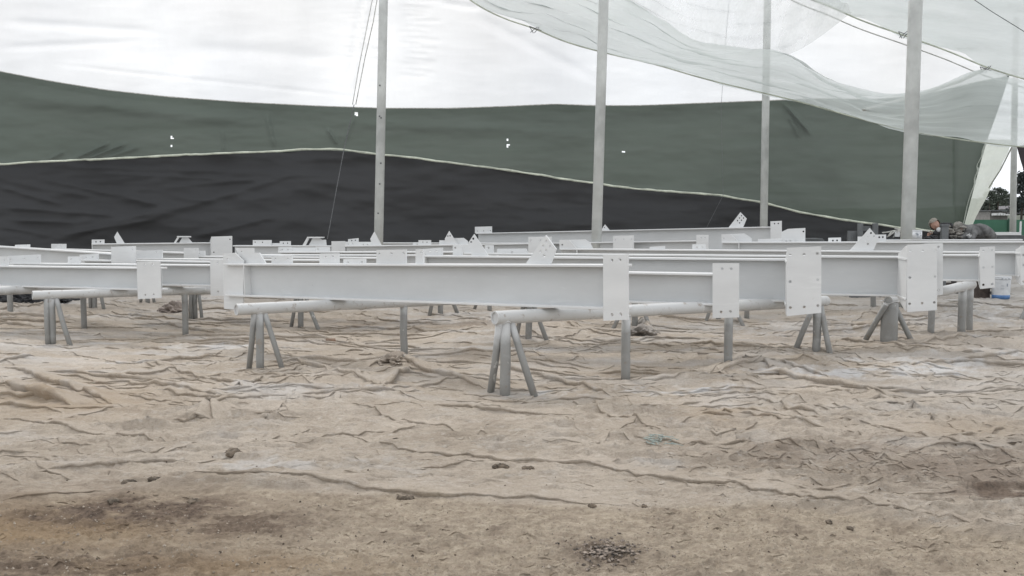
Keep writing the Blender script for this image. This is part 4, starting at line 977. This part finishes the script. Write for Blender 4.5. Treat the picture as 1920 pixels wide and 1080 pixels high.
# ------------------------------------------------------------------ workers
SKIN = simple('skin', (.42, .25, .19), .6, .05, 20); CAP = simple('beige_hood', (.34, .31, .27), .9, .15, 20)
JACK = simple('dark_jacket', (.055, .055, .06), .85, .3, 14, bump=.01, bscale=14); COVER = simple('grey_overall', (.20, .20, .20), .85, .3, 9, bump=.012, bscale=12)
CREAM = simple('dusty_cloth', (.36, .34, .31), .9, .3, 16, bump=.01, bscale=16)
def skinned(name, pts, edges, radii, m, parent, sub=2):
    me = bpy.data.meshes.new(name); me.from_pydata([Vector(p) for p in pts], edges, []); me.update()
    o = link(name, me, m, parent); sk = o.modifiers.new('s', 'SKIN'); sk.use_smooth_shade = True
    for i, r in enumerate(radii):
        me.skin_vertices[0].data[i].radius = (r, r) if not hasattr(r, '__len__') else r
    me.skin_vertices[0].data[0].use_root = True
    ss = o.modifiers.new('b', 'SUBSURF'); ss.levels = sub; ss.render_levels = sub; return o
def hand(e, w_, d, m=SKIN, sc_=1.0, nm='hand'):
    """palm with five curled fingers, growing from wrist w_ along d"""
    d = Vector(d).normalized(); sx = d.cross(Vector((0, 1, .2))).normalized(); w_ = Vector(w_)
    pts = [w_, w_+d*.05*sc_, w_+d*.085*sc_]; ed = [(0, 1), (1, 2)]; rad = [.024*sc_, (.034*sc_, .018*sc_), (.034*sc_, .015*sc_)]
    for k, (o_, l_) in enumerate(((-.028, .055), (-.010, .068), (.009, .064), (.027, .05))):
        a = len(pts); b0 = w_+d*.085*sc_+sx*o_*sc_; cu = Vector((0, -.3, -.8))
        pts += [b0, b0+(d+cu*.3)*l_*.5*sc_, b0+(d*.7+cu*.7)*l_*.95*sc_]; ed += [(2, a), (a, a+1), (a+1, a+2)]; rad += [.010*sc_, .009*sc_, .008*sc_]
    a = len(pts); pts += [w_+d*.03*sc_+sx*-.035*sc_, w_+d*.06*sc_+sx*-.058*sc_]; ed += [(1, a), (a, a+1)]; rad += [.012*sc_, .010*sc_]
    return skinned(nm, pts, ed, rad, m, e, 1)
Yw = 19.5; s = F/Yw
def W(px, py, dy=0): 
    p = P(px, py, Yw+dy); return p
# worker one: leaning over to the left, face to camera, arm reaching left
base = W(1772, 430); base.z = 0
e = empty('person', Matrix.Translation(base)); tag(e, 'worker in beige hood and dark jacket leaning over, one arm reaching left, white dust mask', 'person')
R = lambda px, py, dy=0: W(px, py, dy)-base
pel = Vector((.22, .30, .90))
pts = [pel, R(1779, 428, .22), R(1769, 424, .10), R(1762, 423, .04), R(1757, 424, .0),     # 0 pelvis,1 belly,2 chest,3 neck base,4 neck
       R(1762, 430, -.06), R(1755, 438, -.12), R(1749, 436.5, -.16),              # arm near: shoulder, elbow, wrist
       R(1776, 429, -.12), R(1782, 440, -.22), R(1776, 446, -.25),               # other arm
       pel+Vector((-.10, 0, -.05)), Vector((.08, .22, .50)), Vector((.08, .34, .08)), Vector((.06, .20, .04)),
       pel+Vector((.12, 0, -.05)), Vector((.36, .24, .50)), Vector((.38, .38, .08)), Vector((.37, .24, .04))]
ed = [(0,1),(1,2),(2,3),(3,4),(2,5),(5,6),(6,7),(2,8),(8,9),(9,10),(0,11),(11,12),(12,13),(13,14),(0,15),(15,16),(16,17),(17,18)]
rad = [.15,.15,.14,.085,.06,.075,.055,.04,.075,.055,.04,.10,.075,.055,.05,.10,.075,.055,.05]
skinned('body', pts, ed, rad, JACK, e)
hand(e, R(1749, 436.5, -.16), (-1, -.2, -.3))
hand(e, R(1776, 446, -.25), (-.6, -.2, -.6))
def head(e, c, face, m=SKIN, tilt=0.0, r=.105):
    bm = bmesh.new(); bmesh.ops.create_uvsphere(bm, u_segments=24, v_segments=18, radius=1)
    for v in bm.verts:
        x, y, z = v.co; k = 1.0
        if z < 0: x *= 1-.28*z*z; 
        f = max(0, -y)
        nose = math.exp(-((x/.13)**2+((z+.08)/.20)**2))*(f**3)*.26
        eye = -(math.exp(-(((abs(x)-.36)/.15)**2+((z-.12)/.10)**2)))*(f > .3)*.10
        chin = math.exp(-((x/.35)**2+((z+.85)/.2)**2))*.12
        mouth = -(math.exp(-((x/.25)**2+((z+.45)/.05)**2)))*(f > .3)*.06+(math.exp(-((x/.25)**2+((z+.38)/.05)**2)))*(f > .3)*.04
        ear = math.exp(-(((abs(x)-.97)/.1)**2+((z+.02)/.22)**2+((y-.05)/.18)**2))*.14
        v.co = Vector((x*.80*(1+ear), y*.92-nose-eye-chin*.6-mouth, z*1.12))*r
    for f_ in bm.faces: f_.smooth = True
    o = bmobj('head', bm, m, e); o.location = c; q = Vector(face).to_track_quat('-Y', 'Z'); o.rotation_euler = (q.to_matrix() @ Matrix.Rotation(tilt, 3, 'Y')).to_euler(); return o
hd = head(e, R(1753, 421.5, -.05), (-.25, -1, -.15), tilt=-.45)
bm = bmesh.new(); bmesh.ops.create_uvsphere(bm, u_segments=24, v_segments=16, radius=1)
bmesh.ops.delete(bm, geom=[v for v in bm.verts if v.co.y < -.40 and v.co.z < .55 or v.co.z < -.85], context='VERTS')
for v in bm.verts: v.co = Vector((v.co.x*.105, v.co.y*.120+.005, v.co.z*.138+.004))*(1+.08*mnoise.noise(v.co*3))
o = bmobj('hood', bm, CAP, e, True); o.location = hd.location; o.rotation_euler = hd.rotation_euler
bm = bmesh.new(); bmesh.ops.create_uvsphere(bm, u_segments=14, v_segments=10, radius=.048)
for v in bm.verts: v.co.y *= .6
o = bmobj('dust_mask', bm, PRIMER_LIT, e, True); o.location = R(1760, 430.5, -.16)
# the lance it holds
o = tubeobj('spray_lance', [W(1748, 437, -.2), W(1740, 433.5, -.25), W(1728, 432, -.3)], .010, ROPEL); tag(o, 'thin pale spray lance held by the worker in the beige hood', 'spray lance')
# worker two: bent right over, back humped, head hanging to the left
base = W(1832, 430); base.z = 0
e = empty('person', Matrix.Translation(base)); tag(e, 'worker in grey overalls bent right over with a humped back, head hanging to the left', 'person')
pts = [Vector((.16, .25, .98)), R(1842, 431, .15), R(1828, 428, .05), R(1816, 430, .0), R(1808, 430, -.03),
       R(1814, 438, -.15), R(1806, 445, -.22), R(1797, 444, -.28),
       R(1826, 436, -.16), R(1824, 446, -.26), R(1817, 447, -.30),
       Vector((.08, .22, .88)), Vector((.12, .10, .50)), Vector((.14, .22, .08)), Vector((.10, .06, .04)),
       Vector((.30, .25, .88)), Vector((.34, .10, .50)), Vector((.36, .22, .08)), Vector((.33, .06, .04))]
rad = [.15,.16,.15,.11,.06,.07,.055,.045,.08,.06,.045,.12,.085,.06,.05,.12,.085,.06,.05]
skinned('body', pts, ed, rad, COVER, e)
skinned('hump', [R(1822, 430, -.04), R(1836, 427.5, .0), R(1848, 432, .02), R(1858, 440, .05), R(1866, 449, .08)], [(0,1),(1,2),(2,3),(3,4)], [.09,.125,.12,.10,.08], COVER, e).name = 'overall_back'
hd = head(e, R(1797, 428, -.08), (-.7, -.7, -.7))
bm = bmesh.new(); bmesh.ops.create_uvsphere(bm, u_segments=24, v_segments=16, radius=1)
bmesh.ops.delete(bm, geom=[v for v in bm.verts if v.co.y < -.45 and v.co.z < .3], context='VERTS')
for v in bm.verts: v.co = Vector((v.co.x*.110, v.co.y*.125+.01, v.co.z*.138))*(1+.10*mnoise.noise(v.co*3))
o = bmobj('hood', bm, CREAM, e, True); o.location = hd.location; o.rotation_euler = hd.rotation_euler
hand(e, R(1817, 447, -.30), (-.3, -.4, .5), PRIMER_LIT, 1.1, 'gloved_hand'); hand(e, R(1797, 444, -.28), (-1, -.2, -.2), CREAM, 1, 'gloved_hand')
# bundle of rags they work over
bm = bmesh.new()
for k in range(26):
    p = W(random.uniform(1778, 1808), random.uniform(424, 446), random.uniform(-.35, -.28)); clod(bm, p, random.uniform(.03, .07), .5, 2)
tag(bmobj('rag_bundle', bm, CREAM, smooth=True), 'dusty pale rags piled between the two workers', 'rags')
bm = bmesh.new()
for k in range(16):
    p = W(random.uniform(1735, 1768), random.uniform(443, 448), random.uniform(-.45, -.35)); clod(bm, p, random.uniform(.03, .06), .35, 2)
tag(bmobj('rag_bundle', bm, JACK, smooth=True), 'dark rags lying in front of the hooded worker', 'rags')
# low bench under workers' rags
p0 = W(1732, 449, -.5); p1 = W(1868, 449, -.5); e = empty('work_bench', Matrix.Translation((p0.x, p0.y, 0))); tag(e, 'dark low work bench the two workers bend over', 'bench')
boxobj('bench_top', (0, 0, p0.z-.05), (p1.x-p0.x, .32, p0.z), GST, e)
for lx in (.05, p1.x-p0.x-.1): boxobj('leg', (lx, .05, -.1), (lx+.06, .11, p0.z-.05), GST, e)

# ------------------------------------------------------------------ outside, beyond the opening
FG = simple('green_fence_sheet', (.06, .17, .11), .8, .12, 2)
e = empty('green_fence', Matrix.Translation((14.0, 30.5, 0))); tag(e, 'green site fence outside the netting at the right', 'fence')
for k in range(8): boxobj('fence_panel', (-2.0+k*1.25, 0, -.1), (-2.0+k*1.25+1.23, .03, 1.42), FG, e, 0)
for k in range(9): boxobj('fence_post', (-2.04+k*1.25, -.05, -.1), (-1.98+k*1.25, -.005, 1.46), simple('green_post', (.03, .09, .06), .8), e, 0)
# hillside
HILL = simple('hillside_green', (.10, .115, .085), .95, .3, .08)
bm = bmesh.new(); gx = 34; gy = 14; vv = []
for j in range(gy+1):
    for i in range(gx+1):
        x = -20+i*9.0; y = 45+j*22.0
        z = -.12+.026*j*j+ (mnoise.fractal((x*.02, y*.02, 0), .8, 2, 4))*min(j, 5)*.7
        vv.append(bm.verts.new((x, y, z)))
for j in range(gy):
    for i in range(gx):
        k = j*(gx+1)+i; bm.faces.new((vv[k], vv[k+1], vv[k+gx+2], vv[k+gx+1])).smooth = True
tag(bmobj('hill', bm, HILL), kind='structure')
LEAF = simple('leaf_green_hazed', (.12, .145, .115), .9, .35, .6); LEAFD = simple('conifer_green_hazed', (.065, .082, .078), .9, .3, .6); BARK = simple('bark', (.10, .085, .07), .95)  # leaf and conifer greens paled and greyed, distance haze put into the colour
def tree(px, pyt, pyb, Yd, wpx, label, conifer=False, nleaf=1400):
    b = P(px, pyb, Yd); t = P(px, pyt, Yd); hgt = t.z-b.z; wd = wpx*Yd/F/2
    e = empty('conifer_tree' if conifer else 'broadleaf_tree', Matrix.Translation(b)); tag(e, label, 'tree', 'trees on the hillside beyond the opening')
    bm = bmesh.new(); tube(bm, [(0,0,-.5),(.05*wd,0,hgt*.5),(0,0,hgt*.92)], [.03*hgt,.02*hgt,.005*hgt], 8)
    for k in range(9):
        a = random.random()*6.28; z = hgt*random.uniform(.35, .8); tube(bm, [(0,0,z),(math.cos(a)*wd*.6, math.sin(a)*wd*.6, z+hgt*.12)], [.01*hgt,.003*hgt], 5)
    bmobj('trunk', bm, BARK, e)
    bm = bmesh.new(); cl = []
    for k in range(46):
        if conifer: z = hgt*random.uniform(.08, 1); r = wd*(1.05-z/hgt)*random.uniform(.5, 1)
        else: z = hgt*random.uniform(.3, .95); r = wd*math.sqrt(max(.05, 1-((z/hgt-.6)/.45)**2))*random.uniform(.3, 1)
        a = random.random()*6.28; cl.append(Vector((r*math.cos(a), r*math.sin(a), z)))
    for k in range(nleaf):
        c = random.choice(cl)+Vector((random.gauss(0, 1), random.gauss(0, 1), random.gauss(0, .6)))*wd*.20
        sz = wd*.10*random.uniform(.6, 1.5); n_ = Vector((random.gauss(0,1), random.gauss(0,1), random.gauss(0,1))).normalized()
        a_ = n_.orthogonal().normalized()*sz; b_ = n_.cross(a_).normalized()*sz*.6
        bm.faces.new([bm.verts.new(c+q) for q in (a_, b_, -a_, -b_)])
    bmobj('crown', bm, LEAFD if conifer else LEAF, e)
tree(1871, 352, 386, 70, 30, 'rounded tree left of the far right pole, beyond the opening')
tree(1855, 358, 388, 76, 26, 'bushy tree just right of the sloping side net')
tree(1890, 364, 388, 80, 24, 'low tree between the rounded tree and the far right pole')
tree(1915, 326, 402, 55, 44, 'tall dark conifer at the right frame edge', True, 2600)
tree(1936, 335, 402, 60, 40, 'dark conifer just past the right frame edge', True, 900)
bm = bmesh.new()
for k in range(9000):
    px = random.uniform(1815, 1960); Yd = random.uniform(95, 125)
    topy = 378-9*mnoise.noise((px*.06, 0, 0))-6*mnoise.noise((px*.2, 3, 0))
    c = P(px, random.uniform(topy, 400), Yd); sz = random.uniform(.15, .5)
    n_ = Vector((random.gauss(0,1), random.gauss(0,1), random.gauss(0,1))).normalized(); a_ = n_.orthogonal().normalized()*sz; b_ = n_.cross(a_).normalized()*sz*.6
    bm.faces.new([bm.verts.new(c+q) for q in (a_, b_, -a_, -b_)])
tag(bmobj('hedge', bm, LEAF), 'distant grey green scrub and hedge covering the slope beyond the opening', 'hedge', kind='stuff')
# low far buildings
e = empty('far_shed', Matrix.Translation(P(1878, 404, 60))); tag(e, 'distant low shed with a grey sloping roof and white stacked goods', 'shed'); s = F/60
boxobj('roof', (-20/s, 0, 8/s), (22/s, 3, 10/s), DARKST, e); boxobj('wall', (-17/s, .3, -2), (16/s, 2.8, 8/s-.01), simple('far_wall', (.22,.21,.2)), e)
for k in range(7): boxobj('white_stack', (-16/s+k*5/s, -.3, 0), (-16/s+k*5/s+3.4/s, .2, random.uniform(2.5, 5)/s), PRIMER_LIT, e, 0)
e = empty('far_bridge', Matrix.Translation(P(1915, 392, 64))); tag(e, 'distant pale road deck at the right frame edge behind the far pole', 'bridge')
boxobj('deck', (-.5, 0, 0), (9, 2, .22), simple('pale_concrete', (.35,.34,.36)), e); boxobj('underside', (-.4, .1, -.32), (9, 1.9, -.01), DARKST, e); boxobj('pier', (4, .3, -3), (4.5, 1.7, -.33), DARKST, e)
